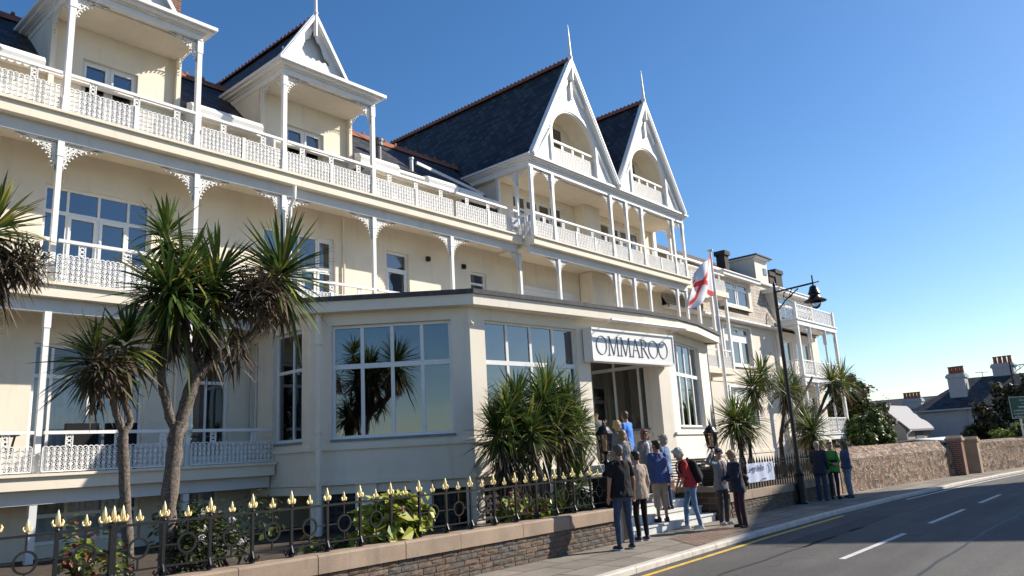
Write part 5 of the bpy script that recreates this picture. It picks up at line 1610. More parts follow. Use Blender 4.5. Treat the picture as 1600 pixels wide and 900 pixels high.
cordyline('dense cluster of cordyline palms with many stems in front of the extension windows', (11.9,9.8,.34), cl_st, cl_heads, 21, skirts=cl_sk, group=GP)
cordyline('low young spiky cordyline beside the left lantern', (13.0-.4,9.6,.34), [], [((12.55,9.35,1.15),(.2,-.2,1),120,.85)], 22, group=GP)
cordyline('low young spiky cordyline behind the railing under the palm cluster', (12.0,9.2,.34), [], [((11.75,9.15,.62),(0,-.1,1),90,.6)], 23, group=GP)
# palms beyond the steps
cordyline('dark low cordyline palm with two stems just right of the right lantern', (23.2,10.8,.4),
  [([(23.45,10.8,.3),(23.15,10.8,1.2),(22.95,10.8,2.2)],0.068,0.060),([(23.45,10.8,.3),(23.75,10.8,1.3),(23.5,10.7,2.3)],0.068,0.060)],
  [((22.9,10.8,2.45),(-.1,0,1),190,1.0),((23.5,10.7,2.5),(.2,0,1),140,.9)], 31, skirts=[((23.1,10.8,2.2),90,.6)], group=GP, bark=BARKD)
cordyline('tall leaning cordyline palm with two crowns near the white wing', (24.4,11.4,.4),
  [([(24.2,11.4,.3),(24.5,11.4,1.8),(25.4,11.3,2.7),(25.7,11.2,3.6)],0.075,0.053),([(25.3,11.3,2.6),(26.0,11.3,3.2),(26.3,11.2,4.0)],0.053,0.045)],
  [((25.4,11.2,3.65),(-.2,0,1),120,.9),((26.35,11.2,4.15),(.1,0,1),110,.9)], 32, skirts=[((25.6,11.2,3.5),90,.7),((26.3,11.2,4.0),60,.6)], buns=[((26.6,11.1,3.75),.4,260)], group=GP, bark=BARKD)
cordyline('branching cordyline palm with three crowns behind the street lamp', (28.3,11.5,.4),
  [([(27.9,11.5,.3),(28.0,11.5,1.6),(28.2,11.4,2.4),(28.5,11.3,3.4)],0.090,0.053),([(28.1,11.45,2.0),(29.2,11.3,2.7),(30.3,11.2,3.5),(31.0,11.1,4.1)],0.068,0.045)],
  [((28.5,11.3,3.75),(0,0,1),140,1.0),((29.2,11.2,3.75),(.2,0,1),70,.7)], 33, skirts=[((28.5,11.3,3.5),110,.8)], buns=[((29.4,11.2,3.6),.4,260),((30.6,11.1,3.0),.35,200)], group=GP, bark=BARKD)
cordyline('long leaning cordyline palm reaching in front of the tiered balconies', (29.9,11.2,.4),
  [([(29.8,11.2,.3),(30.0,11.2,1.3),(30.8,11.1,2.4),(32.2,10.9,3.7)],0.083,0.060),([(30.9,11.1,2.5),(32.4,10.9,3.2),(33.4,10.8,3.9)],0.060,0.045)],
  [((32.4,10.85,4.05),(.1,0,1),130,1.0),((33.6,10.8,4.15),(.3,0,1),120,1.0)], 34, skirts=[((32.4,10.85,3.8),60,.6)], group=GP, bark=BARKD)
cordyline('low green cordyline palm at the foot of the tiered balconies', (28.9,10.6,.4),
  [([(28.7,10.6,.3),(28.8,10.6,1.0),(28.9,10.6,1.8)],0.075,0.068)], [((28.9,10.6,2.05),(0,-.1,1),190,1.05)], 35, skirts=[((28.9,10.6,1.8),120,.8)], group=GP, bark=BARKD)
cordyline('yellow green cordyline palm low behind the others near the balconies', (32.5,12.3,.4),
  [([(32.4,12.3,.3),(32.5,12.3,2.2)],0.068,0.060)], [((32.5,12.3,2.6),(0,0,1),130,1.1)], 36, skirts=[((32.5,12.3,2.3),60,.7)], group=GP, bark=BARKD)
# palms across the road that the big windows mirror
GP2 = 'cordyline palms across the road behind the camera'
for i, (x, y, h, s) in enumerate(((1.4,-5.5,5.2,1.0),(-1.9,-7.5,4.0,.9),(4.6,-7.0,4.2,.9),(-6.5,-6.0,3.6,1.0),(8.5,-8.5,4.6,1.0))):
    cordyline('cordyline palm across the road, mirrored in the big window', (x,y,0),
      [([(x,y,-.1),(x+.1,y,h*.35),(x-.1,y,h*.5)],.16,.14),([(x-.1,y,h*.48),(x-.9*s,y,h*.75),(x-1.1*s,y,h)],.10,.07),([(x-.1,y,h*.48),(x+.7*s,y,h*.7),(x+.9*s,y,h*.95)],.10,.07)],
      [((x-1.1*s,y,h),(-.2,0,1),120,1.0),((x+.9*s,y,h*.97),(.2,0,1),120,1.0),((x-.1,y+.3,h*.98),(0,0,1),110,.9)], 50+i, skirts=[((x-1.1*s,y,h),70,.7),((x+.9*s,y,h*.96),70,.7)], group=GP2)

# --- broad leaved shrubs
def leafq(mb, rnd, p, n, s, m, asp=1.5, fold=True):
    n = n.normalized(); t = n.cross(rdir(rnd)); 
    if t.length < .05: t = n.cross(Vector((1,0,0)))
    t.normalize(); b = n.cross(t)
    L = s*asp
    if fold:
        i = len(mb.v); k = n*s*.14
        mb.v += [tuple(p-t*L*.5), tuple(p+b*s*.5+k), tuple(p+t*L*.5-n*s*.12), tuple(p-b*s*.5+k)]
        mb.f += [(i,i+1,i+2),(i,i+2,i+3)]; mb.m += [m,m]
    else: mb.face([p-t*L*.5, p+b*s*.5, p+t*L*.5, p-b*s*.5], m)
def shrub(label, c, rx, ry, rz, n, s, mats, seed, name='shrub', flowers=None, cat='shrub', w=(.5,.3,.2), tilt=(0,0,.7)):
    rnd = random.Random(seed); c = Vector(c); t = thing(name, label, cat, (c.x, c.y, c.z))
    mb = MB()
    lob = [(Vector((rnd.uniform(-.65,.65)*rx, rnd.uniform(-.6,.6)*ry, rnd.uniform(.25,.75)*rz)), rnd.uniform(.32,.6)) for _ in range(11)]
    cnt = 0
    while cnt < n:
        l, r = rnd.choice(lob); d = rdir(rnd)
        if d.z < -.5: continue
        k = rnd.uniform(.55,1.02)
        p = c + l + Vector((d.x*rx, d.y*ry, d.z*rz))*r*k
        if p.z < c.z: continue
        leafq(mb, rnd, p, (d*.6+Vector(tilt)+rdir(rnd)*.45), s*rnd.uniform(.6,1.2), 0 if rnd.random() < w[0] else (1 if rnd.random() < w[1]/(w[1]+w[2]) else 2)); cnt += 1
    mb.build('foliage', mats, t)
    st = MB()
    for _ in range(9):
        l, r = rnd.choice(lob); st.tube([tuple(c+Vector((rnd.uniform(-.1,.1)*rx,rnd.uniform(-.1,.1)*ry,-.05))), tuple(c+l*.6), tuple(c+l)], [.02,.014,.006], 5)
    st.build('stem', BARKD, t)
    for (mat, k, fr_) in (flowers or ()):
        for _ in range(k):
            l, r = rnd.choice(lob); d = Vector((rnd.uniform(-.6,.6), -rnd.uniform(.3,1), rnd.uniform(.1,1))).normalized()
            p = c + l + Vector((d.x*rx, d.y*ry, d.z*rz))*r*1.0
            f = MB()
            for q in range(70):
                e = rdir(rnd); leafq(f, rnd, p+e*fr_*rnd.uniform(.7,1), e+rdir(rnd)*.4, fr_*.36, 0, 1.1)
            f.build('flower_head', mat, t)
    return t
shrub('lime green hydrangea with faded brown flower heads spilling over the coping stones', (7.42,8.84,.42), .84,.42,.86, 760, .17, [LIME1, LIME2, LIME1], 61, flowers=[(FLOWER_P,6,.095)], tilt=(.35,-.6,.6), w=(.6,.3,.1))
shrub('smaller yellow green shrub with orange tints behind the railing below the palm cluster', (10.35,8.95,.42), .55,.35,.52, 420, .11, [LIME1, LIME2, REDLEAF], 62, tilt=(.35,-.5,.6), flowers=[(FLOWER_P,3,.06)])
shrub('shrub with reddish young leaves behind the railing at the far left', (3.42,9.3,.36), .34,.3,.75, 460, .06, [LIME2, REDLEAF, LEAF2], 63)
shrub('dark shrub with red and white flowers between the palm trunk and the rain pipe', (5.55,10.2,.34), .85,.6,.95, 1500, .07, [TREE1, TREE3, TREE1], 64, flowers=[(FLOWER_R,3,.07),(FLOWER_W,4,.05)])
shrub('dark leafy shrub with white flowers close behind the large palm trunk', (4.85,9.5,.34), .45,.35,.85, 700, .06, [TREE1, TREE3, TREE1], 65, flowers=[(FLOWER_W,4,.045)])
shrub('low ground shrub left of the lime hydrangea', (6.55,9.2,.36), .5,.35,.35, 320, .08, [LIME2, TREE3, REDLEAF], 66)
shrub('low dark shrub behind the railing near the left lantern', (11.3,9.2,.36), .6,.3,.45, 500, .06, [LEAF1, LEAF2, LIME2], 67)

def tree(label, base, trunk_h, lobes, n, s, mats, seed, w=(.5,.3,.2), name='broadleaf_tree', twigs=0):
    rnd = random.Random(seed); t = thing(name, label, 'tree', base); B0 = Vector(base)
    tr = MB(); top = B0 + Z*trunk_h
    tr.tube([tuple(B0-Z*.2), tuple(B0+Z*trunk_h*.5+Vector((.1,0,0))), tuple(top)], [.22,.17,.12], 9)
    for (c, r) in lobes: tr.tube([tuple(top-Z*.3), tuple((top+Vector(c))*.5+Vector((0,0,-.1))), tuple(c)], [.09,.06,.02], 6)
    mb = MB()
    sub = []
    for (c, r) in lobes:
        for _ in range(9):
            d = rdir(rnd); sub.append((Vector(c)+Vector((d.x*r[0],d.y*r[1],d.z*r[2]))*rnd.uniform(.45,.95), rnd.uniform(.22,.42)*max(r)))
    for _ in range(n):
        c, r = rnd.choice(sub); d = rdir(rnd); p = c + d*r*rnd.uniform(.3,1.0)
        if rnd.random() < .06: p = c + d*r*rnd.uniform(1.0,1.5)
        leafq(mb, rnd, p, d+Z*.5+rdir(rnd)*.6, s*rnd.uniform(.6,1.3), 0 if rnd.random() < w[0] else (1 if rnd.random() < w[1]/(w[1]+w[2]) else 2), 1.7, False)
    for _ in range(twigs):
        c, r = rnd.choice(sub); d = (rdir(rnd)+Z*.4+Vector((.3,-.3,0))).normalized(); e = c + d*r*rnd.uniform(1.2,2.2)
        tr.tube([tuple(c), tuple((c+e)*.5+rdir(rnd)*.05), tuple(e)], [.02,.014,.006], 4)
        for q in range(14): 
            u = rnd.uniform(.4,1); leafq(mb, rnd, c.lerp(e,u)+rdir(rnd)*.10, rdir(rnd)+Z*.3, s*.8, 0 if rnd.random() < w[0] else 1, 1.7, False)
    tr.build('trunk', BARKD, t); mb.build('crown', mats, t)
    return t
tree('dark bronze leaved tree behind the tiered white balconies', (52,16.4,0), 2.0,
  [((51.5,17.10,3.3),(1.7,1.7,1.6)),((52.2,16.10,4.2),(1.5,1.4,1.3)),((52.5,15.50,3.2),(1.4,1.2,1.4)),((51.6,16.70,5.0),(1.0,1.0,.8)),((52.3,15.10,2.2),(1.2,1.0,1.2)),((51,17.90,2.2),(1.4,1.4,1.6))], 9000, .15, [TREE1, TREE2, TREE3], 71, twigs=60)
tree('bright green bushy tree lower right of the tiered balconies', (46.8,14.0,0), .9,
  [((46.5,14.10,1.7),(1.2,.9,.8)),((47,13.50,2.2),(1.1,.8,.8)),((46.6,14.60,2.2),(1.0,.9,.7)),((47.2,13.20,1.4),(.9,.7,.6))], 4200, .14, [TREE3, LEAF2, LIME2], 72, twigs=20)
tree('big dark evergreen tree overhanging the far wall behind the road sign', (50,7.2,0), 1.5,
  [((49,8.0,2.3),(1.5,1.3,1.1)),((50,6.8,3.0),(1.7,1.5,1.2)),((50.2,5.6,3.4),(1.6,1.4,1.0)),((49.2,9.0,1.3),(1.2,1.0,.8)),((49.5,7.0,1.6),(1.6,1.6,1.0)),((49.8,5.0,2.0),(1.6,1.3,1.5)),((50.5,7.6,3.6),(1.0,.8,.6))], 11000, .17, [TREE1, TREE2, TREE1], 73, twigs=70)
tree('yellow green bush spilling over the far wall below the road sign', (45,6.9,0), .6,
  [((44.8,6.6,1.4),(.9,.8,.5)),((45.1,5.9,1.5),(1.0,.8,.5))], 1800, .13, [LIME2, TREE3, LIME1], 74, twigs=14)

# greenery and a low shelter on the sea side of the road, seen only mirrored in the glass
for i, (x, y, h) in enumerate(((-8,-13,2.4),(-3.5,-15,2.0),(3.2,-14,1.8),(9.5,-15,2.2),(14.5,-13,2.0))):
    tree('round bushy tree on the sea side of the road, mirrored in the glass', (x,y,0), h*.5, [((x,y,h),(1.5,1.2,1.0)),((x+1.1,y+.3,h*.8),(1.1,1,.8)),((x-1.2,y,h*.75),(1.1,1,.8))], 1100, .26, [TREE1, TREE3, TREE2], 80+i)
for o in COL.objects:
    if o.get('label','').startswith('round bushy tree on the sea side'): o['group'] = 'trees on the sea side of the road'
t = thing('seafront_shelter', 'low white shelter on the sea side of the road, mirrored in the glass', 'shelter', (0,-19,0))
m_ = MB(); m_.box(-12,14,-21,-19,0,2.3); m_.build('wall', HOUSEW, t)
m_ = MB(); m_.box(-12.4,14.4,-21.4,-18.2,2.3,2.5); m_.build('roof', WHITE, t)
for k in range(9):
    m_ = MB(); m_.box(-11.5+k*3-.06,-11.5+k*3+.06,-18.5,-18.38,0,2.298); m_.build('post', WHITE, t)
    m_ = MB(); m_.box(-10.9+k*3,-9.4+k*3,-18.998,-18.97,.9,1.9); m_.build('window', GLASS, t)
# ------------------------------------------------------------------ people
from mathutils import noise as mnoise
def cap(mb, p, q, r0, r1, n=12, sx=1.0):
    """tapered capsule"""
    p = Vector(p); q = Vector(q); t = q-p; L = t.length; t.normalize()
    ref = Vector((1,0,0)) if abs(t.x) < .8 else Vector((0,1,0))
    a = (ref - t*ref.dot(t)).normalized(); b = t.cross(a)
    prof = [(-r0*math.cos(w), r0*math.sin(w)) for w in (.25,.7,1.2)] + [(0,r0)] + [(L*k/4, r0+(r1-r0)*k/4) for k in (1,2,3)] + [(L,r1)] + [(L+r1*math.cos(w), r1*math.sin(w)) for w in (1.2,.7,.25)]
    i0 = len(mb.v)
    for h, r in prof:
        for j in range(n):
            w = 2*PI*j/n; mb.v.append(tuple(p+t*h+(a*math.cos(w)*sx+b*math.sin(w))*r))
    k = len(prof)
    for i in range(k-1):
        for j in range(n):
            j2 = (j+1) % n; mb.f.append((i0+i*n+j, i0+i*n+j2, i0+(i+1)*n+j2, i0+(i+1)*n+j)); mb.m.append(0)
    mb.f.append(tuple(i0+j for j in reversed(range(n)))); mb.m.append(0); mb.f.append(tuple(i0+(k-1)*n+j for j in range(n))); mb.m.append(0)
def ell(mb, c, r, rot=None, n=14, k=10):
    i0 = len(mb.v); c = Vector(c)
    for i in range(1, k):
        th = PI*i/k
        for j in range(n):
            w = 2*PI*j/n; v = Vector((r[0]*math.sin(th)*math.cos(w), r[1]*math.sin(th)*math.sin(w), -r[2]*math.cos(th)))
            if rot: v = rot @ v
            mb.v.append(tuple(c+v))
    for i in range(k-2):
        for j in range(n):
            j2 = (j+1) % n; mb.f.append((i0+i*n+j, i0+i*n+j2, i0+(i+1)*n+j2, i0+(i+1)*n+j)); mb.m.append(0)
    mb.f.append(tuple(i0+j for j in reversed(range(n)))); mb.m.append(0)
    mb.f.append(tuple(i0+(k-2)*n+j for j in range(n))); mb.m.append(0)
def loft(mb, rings, n=18, xf=lambda p: p):
    i0 = len(mb.v); k = len(rings)
    for (x, y, z, rx, ry) in rings:
        for j in range(n):
            w = 2*PI*j/n; c, s = math.cos(w), math.sin(w)
            e = .8
            mb.v.append(tuple(xf(Vector((x+rx*math.copysign(abs(c)**e,c), y+ry*math.copysign(abs(s)**e,s), z)))))
    for i in range(k-1):
        for j in range(n):
            j2 = (j+1) % n; mb.f.append((i0+i*n+j, i0+i*n+j2, i0+(i+1)*n+j2, i0+(i+1)*n+j)); mb.m.append(0)
    mb.f.append(tuple(i0+j for j in reversed(range(n)))); mb.m.append(0)
    mb.f.append(tuple(i0+(k-1)*n+j for j in range(n))); mb.m.append(0)
def fuse(mb, name, mat, parent, voxel=.011, smooth=.5, it=3, wrinkle=0, wscale=9, seed=0, curl=0):
    """merge overlapping volumes into one continuous skin"""
    me0 = mb.mesh('tmp', mat); tmp = bpy.data.objects.new('tmp', me0); COL.objects.link(tmp)
    r = tmp.modifiers.new('r', 'REMESH'); r.mode = 'VOXEL'; r.voxel_size = voxel; r.use_smooth_shade = True
    s = tmp.modifiers.new('s', 'SMOOTH'); s.factor = smooth; s.iterations = it
    dg = bpy.context.evaluated_depsgraph_get(); me = bpy.data.meshes.new_from_object(tmp.evaluated_get(dg))
    bpy.data.objects.remove(tmp); bpy.data.meshes.remove(me0)
    me.name = name; me.materials.clear(); me.materials.append(mat)
    if wrinkle or curl:
        off = Vector((seed*3.1, seed*1.7, 0))
        nr = [v.normal.copy() for v in me.vertices]
        for v, n in zip(me.vertices, nr):
            p = v.co
            if wrinkle:
                h = mnoise.noise(Vector((p.x*wscale, p.y*wscale, p.z*wscale*.7+p.x*3))+off) + .5*mnoise.noise(Vector((p.x*22, p.y*22, p.z*13))+off)
                v.co = p + n*h*wrinkle
            if curl:
                h = mnoise.noise(p*38+off) + .6*mnoise.noise(p*70+off); v.co = p + n*h*curl
    me.polygons.foreach_set('use_smooth', [True]*len(me.polygons))
    o = bpy.data.objects.new(name, me); COL.objects.link(o); o.parent = parent
    return o
SKIN = M_noisy('skin', (.42,.235,.16), .12, 14, .55, .08, 60)
SKIN_T = M_noisy('tanned_skin', (.34,.17,.105), .12, 14, .55, .08, 60)
EYE = FLAT((.02,.018,.016), .3, 0)
LIP = FLAT((.30,.10,.085), .5, .05)
HAIRS = dict(grey=FLAT((.30,.265,.225),.7,.4,40,.6,90), dark=FLAT((.018,.013,.010),.5,.5,40,.5,90), brown=FLAT((.085,.045,.022),.55,.4,40,.5,90), auburn=FLAT((.16,.045,.018),.5,.35,40,.5,90), blonde=FLAT((.46,.33,.15),.55,.3,40,.5,90), sandy=FLAT((.27,.16,.075),.55,.35,40,.5,90), darkgrey=FLAT((.07,.062,.058),.6,.4,40,.5,90), whitegrey=FLAT((.50,.45,.39),.7,.3,40,.6,90))
BAGS = 'bags carried by the waiting guests'
def person(pos, face, H, label, top, bottom, shoe, hair='brown', hair_style='short', lean=0, armL=None, armR=None, legL=(0,0), legR=(0,0),
           bottom_kind='trousers', sleeve='long', hem=.82, head_turn=0, head_tilt=0, female=True, skin=None, cap_mat=None, glasses=False, under=None, girth=1.0, sole=None, collar=None, seed=1, hairs=1.0, neck_open=False):
    k = H/1.75; skin = skin or SKIN
    t = thing('person', label, 'person', (0,0,0), 'hotel guests waiting on the pavement and steps')
    la = math.radians(lean)
    def bend(p):
        p = Vector(p)
        if p.z <= .93: return p*k
        y, z = p.y, p.z-.93
        return Vector((p.x, y*math.cos(la)+z*math.sin(la), .93 + z*math.cos(la)-y*math.sin(la)))*k
    w = (.92 if female else 1.0)
    SH = .172*w; g = girth
    body = MB()
    # torso and neck, head
    loft(body, [(0,0,.80,.135,.10),(0,0,.90,.155*g,.115*g),(0,0,1.0,.145*g,.105*g),(0,0,1.12,.135*g,.098*g),(0,.01,1.28,.155*g,.11*g),(0,.0,1.38,.155,.095),(0,-.012,1.445,.10,.065),(0,-.012,1.48,.06,.055)], 16, bend)
    nb = bend((0,-.012,1.46)); hc = bend((0,.015,1.62))
    HR = Matrix.Rotation(math.radians(head_turn), 3, 'Z') @ Matrix.Rotation(-la*.55 - math.radians(head_tilt)*1.0, 3, 'X')
    hp = lambda p: hc + (HR @ Vector(p))*k
    cap(body, nb, hp((0,-.015,-.07)), .057*k, .054*k)
    ell(body, hp((0,-.008,.022)), (.076*k,.094*k,.100*k), HR)
    ell(body, hp((0,.018,-.045)), (.058*k,.070*k,.070*k), HR)
    cap(body, hp((0,.082,.012)), hp((0,.108,-.022)), .010*k, .0155*k, 8)      # nose
    ell(body, hp((0,.070,-.092)), (.026*k,.022*k,.02*k), HR)                  # chin
    ell(body, hp((0,.080,.038)), (.05*k,.016*k,.012*k), HR)                   # brow
    for s in (-1,1):
        ell(body, hp((s*.076,-.008,-.005)), (.010*k,.020*k,.032*k), HR, 8, 6)
        ell(body, hp((s*.038,.068,-.028)), (.022*k,.022*k,.024*k), HR, 8, 6)
    topm = MB(); botm = MB(); skirt_sleeve = {'long':1, 'short':.5}
    arms = {}
    for s, spec in ((-1, armL), (1, armR)):
        ud, fd = spec or ((.16,-.04,-1), (.05,.16,-1))
        sh = bend((s*SH,-.005,1.405))
        u = Vector((s*ud[0], ud[1], ud[2])).normalized(); f = Vector((s*fd[0], fd[1], fd[2])).normalized()
        el = sh + u*.285*k; wr = el + f*.245*k
        arms[s] = (sh, el, wr, f)
        cap(body, sh, el, .050*k*w, .038*k*w); cap(body, el, wr, .037*k*w, .025*k*w)
        # hand: palm, four fingers of unequal length and a thumb off the side
        side = f.cross(Vector((0,1,0)));  side = side.normalized() if side.length > .2 else Vector((1,0,0))
        pn = f.cross(side)
        pe = wr + f*.075*k
        for q in (-1,0,1): cap(body, wr+side*q*.012*k, pe+side*q*.020*k, .016*k, .015*k, 8)
        for q, fl in ((-1.5,.052),(-.5,.068),(.5,.064),(1.5,.046)):
            b0 = pe + side*q*.0175*k; b1 = b0 + (f + pn*.25).normalized()*fl*.55*k; b2 = b1 + (f*.7 + pn*.75).normalized()*fl*.5*k
            cap(body, b0, b1, .0088*k, .0082*k, 6); cap(body, b1, b2, .0082*k, .007*k, 6)
        th0 = wr + f*.022*k - side*s*.024*k; th1 = th0 + (f*.7 - side*s*.8 + pn*.3).normalized()*.038*k; th2 = th1 + (f + pn*.4).normalized()*.03*k
        cap(body, th0, th1, .011*k, .010*k, 6); cap(body, th1, th2, .010*k, .008*k, 6)
        # sleeve
        if sleeve == 'long':
            cap(topm, sh, el, .066*k*w*g, .055*k*w); cap(topm, el, wr-f*.015*k, .054*k*w, .040*k)
        elif sleeve == 'short':
            cap(topm, sh, sh.lerp(el,.62), .064*k*w*g, .062*k*w)
        elif sleeve == 'half':
            cap(topm, sh, el, .060*k*w*g, .052*k*w)
    # legs
    for s, lg in ((-1, legL), (1, legR)):
        hip = Vector((s*.088,0,.885))*k; an = Vector((s*(.095)+lg[0], lg[1]-.01, .085))*k
        kn = hip.lerp(an,.49) + Vector((s*.006,.022+max(0,lg[1])*.12,0))*k
        cap(body, hip, kn, .072*k*w, .048*k); cap(body, kn, an, .046*k, .034*k)
        ft = Vector((s*.035,.16,-.052)).normalized()
        cap(body, an+Vector((0,-.02,-.045))*k, an+Vector((s*.03,.12,-.06))*k, .032*k, .026*k)
        sh_ = MB()
        cap(sh_, an+Vector((0,-.035,-.042))*k, an+Vector((s*.028,.125,-.052))*k, .043*k, .036*k, 12, 1.0)
        cap(sh_, an+Vector((0,-.02,-.01))*k, an+Vector((0,.0,-.04))*k, .044*k, .046*k)
        so = fuse(sh_, 'shoe', shoe, t, .012)
        lo = min(v.co.z for v in so.data.vertices)
        for v in so.data.vertices:
            if v.co.z < .012*k: v.co.z = 0.0
        if sole:
            sl = MB(); sl.prism([tuple(Vector((an.x+a*k, an.y+b*k, .0))) for a, b in ((-.045,-.06),(-.03,-.085),(.03,-.085),(.045,-.06),(.048+s*.02,.09),(.03+s*.03,.155),(-.03+s*.03,.155),(-.048+s*.02,.09))], (0,0,.024*k)); sl.build('sole', sole, so)
        if bottom_kind == 'trousers':
            cap(botm, hip+Vector((0,-.008,.02))*k, kn, .092*k*w*g, .069*k); cap(botm, kn, an+Vector((0,-.012,-.005))*k, .068*k, .058*k)
        elif bottom_kind == 'jeans':
            cap(botm, hip+Vector((0,-.008,.02))*k, kn, .088*k*w*g, .060*k); cap(botm, kn, an+Vector((0,-.008,.02))*k, .059*k, .046*k)
        else:
            e2 = kn.lerp(an,.35)
            cap(botm, hip+Vector((0,-.008,.02))*k, kn, .094*k*w*g, .080*k); cap(botm, kn, e2, .080*k, .074*k)
    loft(botm, [(0,-.005,.80,.15*g,.118*g),(0,-.008,.90,.172*g,.130*g),(0,0,.97,.150*g,.112*g)], 16, bend)
    h0 = hem
    loft(topm, [(0,-.002,h0,.198*g,.158*g),(0,0,h0+.06,.194*g,.154*g),(0,0,1.0,.172*g,.134*g),(0,0,1.12,.156*g,.118*g),(0,.008,1.27,.172*g,.130*g),(0,.0,1.37,.172,.112),(0,-.008,1.43,.130,.085),(0,-.012,1.472,.078,.070)], 18, bend)
    for s in (-1,1): cap(topm, bend((s*SH*.55,-.01,1.43)), bend((s*SH,-.005,1.41)), .052*k, .058*k)
    bo = fuse(body, 'body', skin, t, .0085, .5, 2)
    fuse(botm, 'trousers' if bottom_kind != 'capri' else 'capri_trousers', bottom, t, .012, .5, 3, .008, 8, seed)
    to = fuse(topm, {'long':'jacket','short':'t_shirt','half':'shirt'}[sleeve], top, t, .012, .5, 3, .014, 8, seed+5)
    if under:
        um = MB(); loft(um, [(0,.03,.9,.085*g,.118*g),(0,.03,1.1,.075*g,.104*g),(0,.035,1.27,.075*g,.112*g),(0,.035,1.40,.06,.085),(0,.02,1.45,.045,.055)], 14, bend); fuse(um, 'shirt', under, t, .014, .5, 2, .004, 8, seed)
    if collar:
        cm = MB(); loft(cm, [(0,-.015,1.44,.088,.078),(0,-.015,1.475,.080,.074),(0,-.018,1.51,.074,.070)], 14, bend); fuse(cm, 'collar', collar, t, .012, .4, 1)
    # face details
    e = MB()
    for s in (-1,1): ell(e, hp((s*.030,.0845,.012)), (.013*k,.007*k,.0075*k), HR, 8, 6)
    e.build('eye', EYE, t, smooth=True)
    l = MB(); ell(l, hp((0,.088,-.055)), (.022*k,.008*k,.007*k), HR, 8, 6); l.build('mouth', LIP, t, smooth=True)
    if glasses:
        gm = MB()
        for s in (-1,1):
            ell(gm, hp((s*.033,.097,.010)), (.029*k,.007*k,.022*k), HR, 10, 6); gm.tube([hp((s*.06,.092,.016)), hp((s*.078,.0,.016))], .003*k, 5)
        gm.tube([hp((-.01,.103,.016)), hp((.01,.103,.016))], .003*k, 5); gm.build('sunglasses', EYE, t, smooth=True)
    # hair
    hm = MB(); q = hairs
    curl = 0
    if hair_style in ('short', 'cap'):
        ell(hm, hp((0,-.022,.040)), (.083*k*q,.094*k*q,.092*k*q), HR); ell(hm, hp((0,-.042,-.008)), (.072*k*q,.066*k*q,.075*k*q), HR)
        cap(hm, hp((-.045,.055,.095)), hp((.045,.055,.095)), .026*k, .026*k)
        curl = .003
    elif hair_style == 'curly':
        ell(hm, hp((0,-.025,.045)), (.105*k*q,.112*k*q,.105*k*q), HR); ell(hm, hp((0,-.055,-.02)), (.098*k*q,.075*k*q,.085*k*q), HR)
        for s in (-1,1): ell(hm, hp((s*.075,.005,-.01)), (.034*k,.045*k,.06*k), HR)
        cap(hm, hp((-.05,.06,.10)), hp((.05,.06,.10)), .032*k, .032*k); curl = .014
    elif hair_style == 'bob':
        ell(hm, hp((0,-.02,.042)), (.094*k*q,.102*k*q,.098*k*q), HR); ell(hm, hp((0,-.04,-.045)), (.092*k*q,.075*k*q,.095*k*q), HR)
        for s in (-1,1): ell(hm, hp((s*.078,.010,-.045)), (.026*k,.045*k,.09*k), HR)
        cap(hm, hp((-.05,.062,.092)), hp((.05,.062,.092)), .028*k, .028*k); curl = .005
    elif hair_style == 'long':
        ell(hm, hp((0,-.02,.042)), (.096*k*q,.104*k*q,.098*k*q), HR); cap(hm, hp((0,-.05,0)), hp((0,-.07,-.22)), .088*k, .085*k, 14)
        for s in (-1,1): cap(hm, hp((s*.075,0,0)), hp((s*.075,-.01,-.17)), .034*k, .03*k)
        cap(hm, hp((-.05,.062,.092)), hp((.05,.062,.092)), .026*k, .026*k); curl = .006
    fuse(hm, 'hair', HAIRS[hair], t, .010, .5, 1, 0, 9, seed, curl)
    if cap_mat:
        cm = MB(); ell(cm, hp((0,-.008,.062)), (.092*k,.106*k,.078*k), HR); fuse(cm, 'cap', cap_mat, t, .012, .5, 1)
        vz = MB(); P = []
        for j in range(9):
            a = PI*j/8; P.append(hp((.075*math.cos(a), .07+.095*math.sin(a), .055-.02*math.sin(a))))
        vz.prism([tuple(p) for p in P], HR @ Vector((0,0,.010*k))); vz.build('cap_peak', cap_mat, t)
    fa = math.atan2(face[1], face[0]) - PI/2
    t.location = pos; t.rotation_euler = (0,0,fa)
    t['_k'] = k
    XF = Matrix.Translation(Vector(pos)) @ Matrix.Rotation(fa, 4, 'Z')
    del t['_k']
    return t, XF, bend, arms, k
def carried(name, label, cat, XF, build, base):
    """something worn or held: a thing of its own, standing where the person's pose puts it"""
    t = thing(name, label, cat, (0,0,0), None)
    build(t)
    b = Vector(base)
    t.matrix_world = XF
    return t
def backpack(XF, bend, label, mat, k=1):
    def bld(t):
        m_ = MB()
        for p, q, r in (((0,-.20,1.0),(0,-.20,1.34),.115),((-.075,-.20,1.0),(-.07,-.20,1.33),.10),((.075,-.20,1.0),(.07,-.20,1.33),.10),((0,-.275,1.02),(0,-.27,1.16),.075)): cap(m_, bend(p), bend(q), r*k, r*.92*k)
        b = fuse(m_, 'bag_body', mat, t, .016, .5, 3, .006, 10, 3)
        s = MB()
        for sg in (-1,1): s.tube([tuple(bend((sg*.10,-.12,1.40))), tuple(bend((sg*.115,-.02,1.475))), tuple(bend((sg*.115,.105,1.42))), tuple(bend((sg*.125,.145,1.28))), tuple(bend((sg*.15,.09,1.12))), tuple(bend((sg*.13,-.08,1.02)))], .017*k, 7)
        s.build('strap', mat, t)
    return carried('backpack', label, 'backpack', XF, bld, (0,0,0))
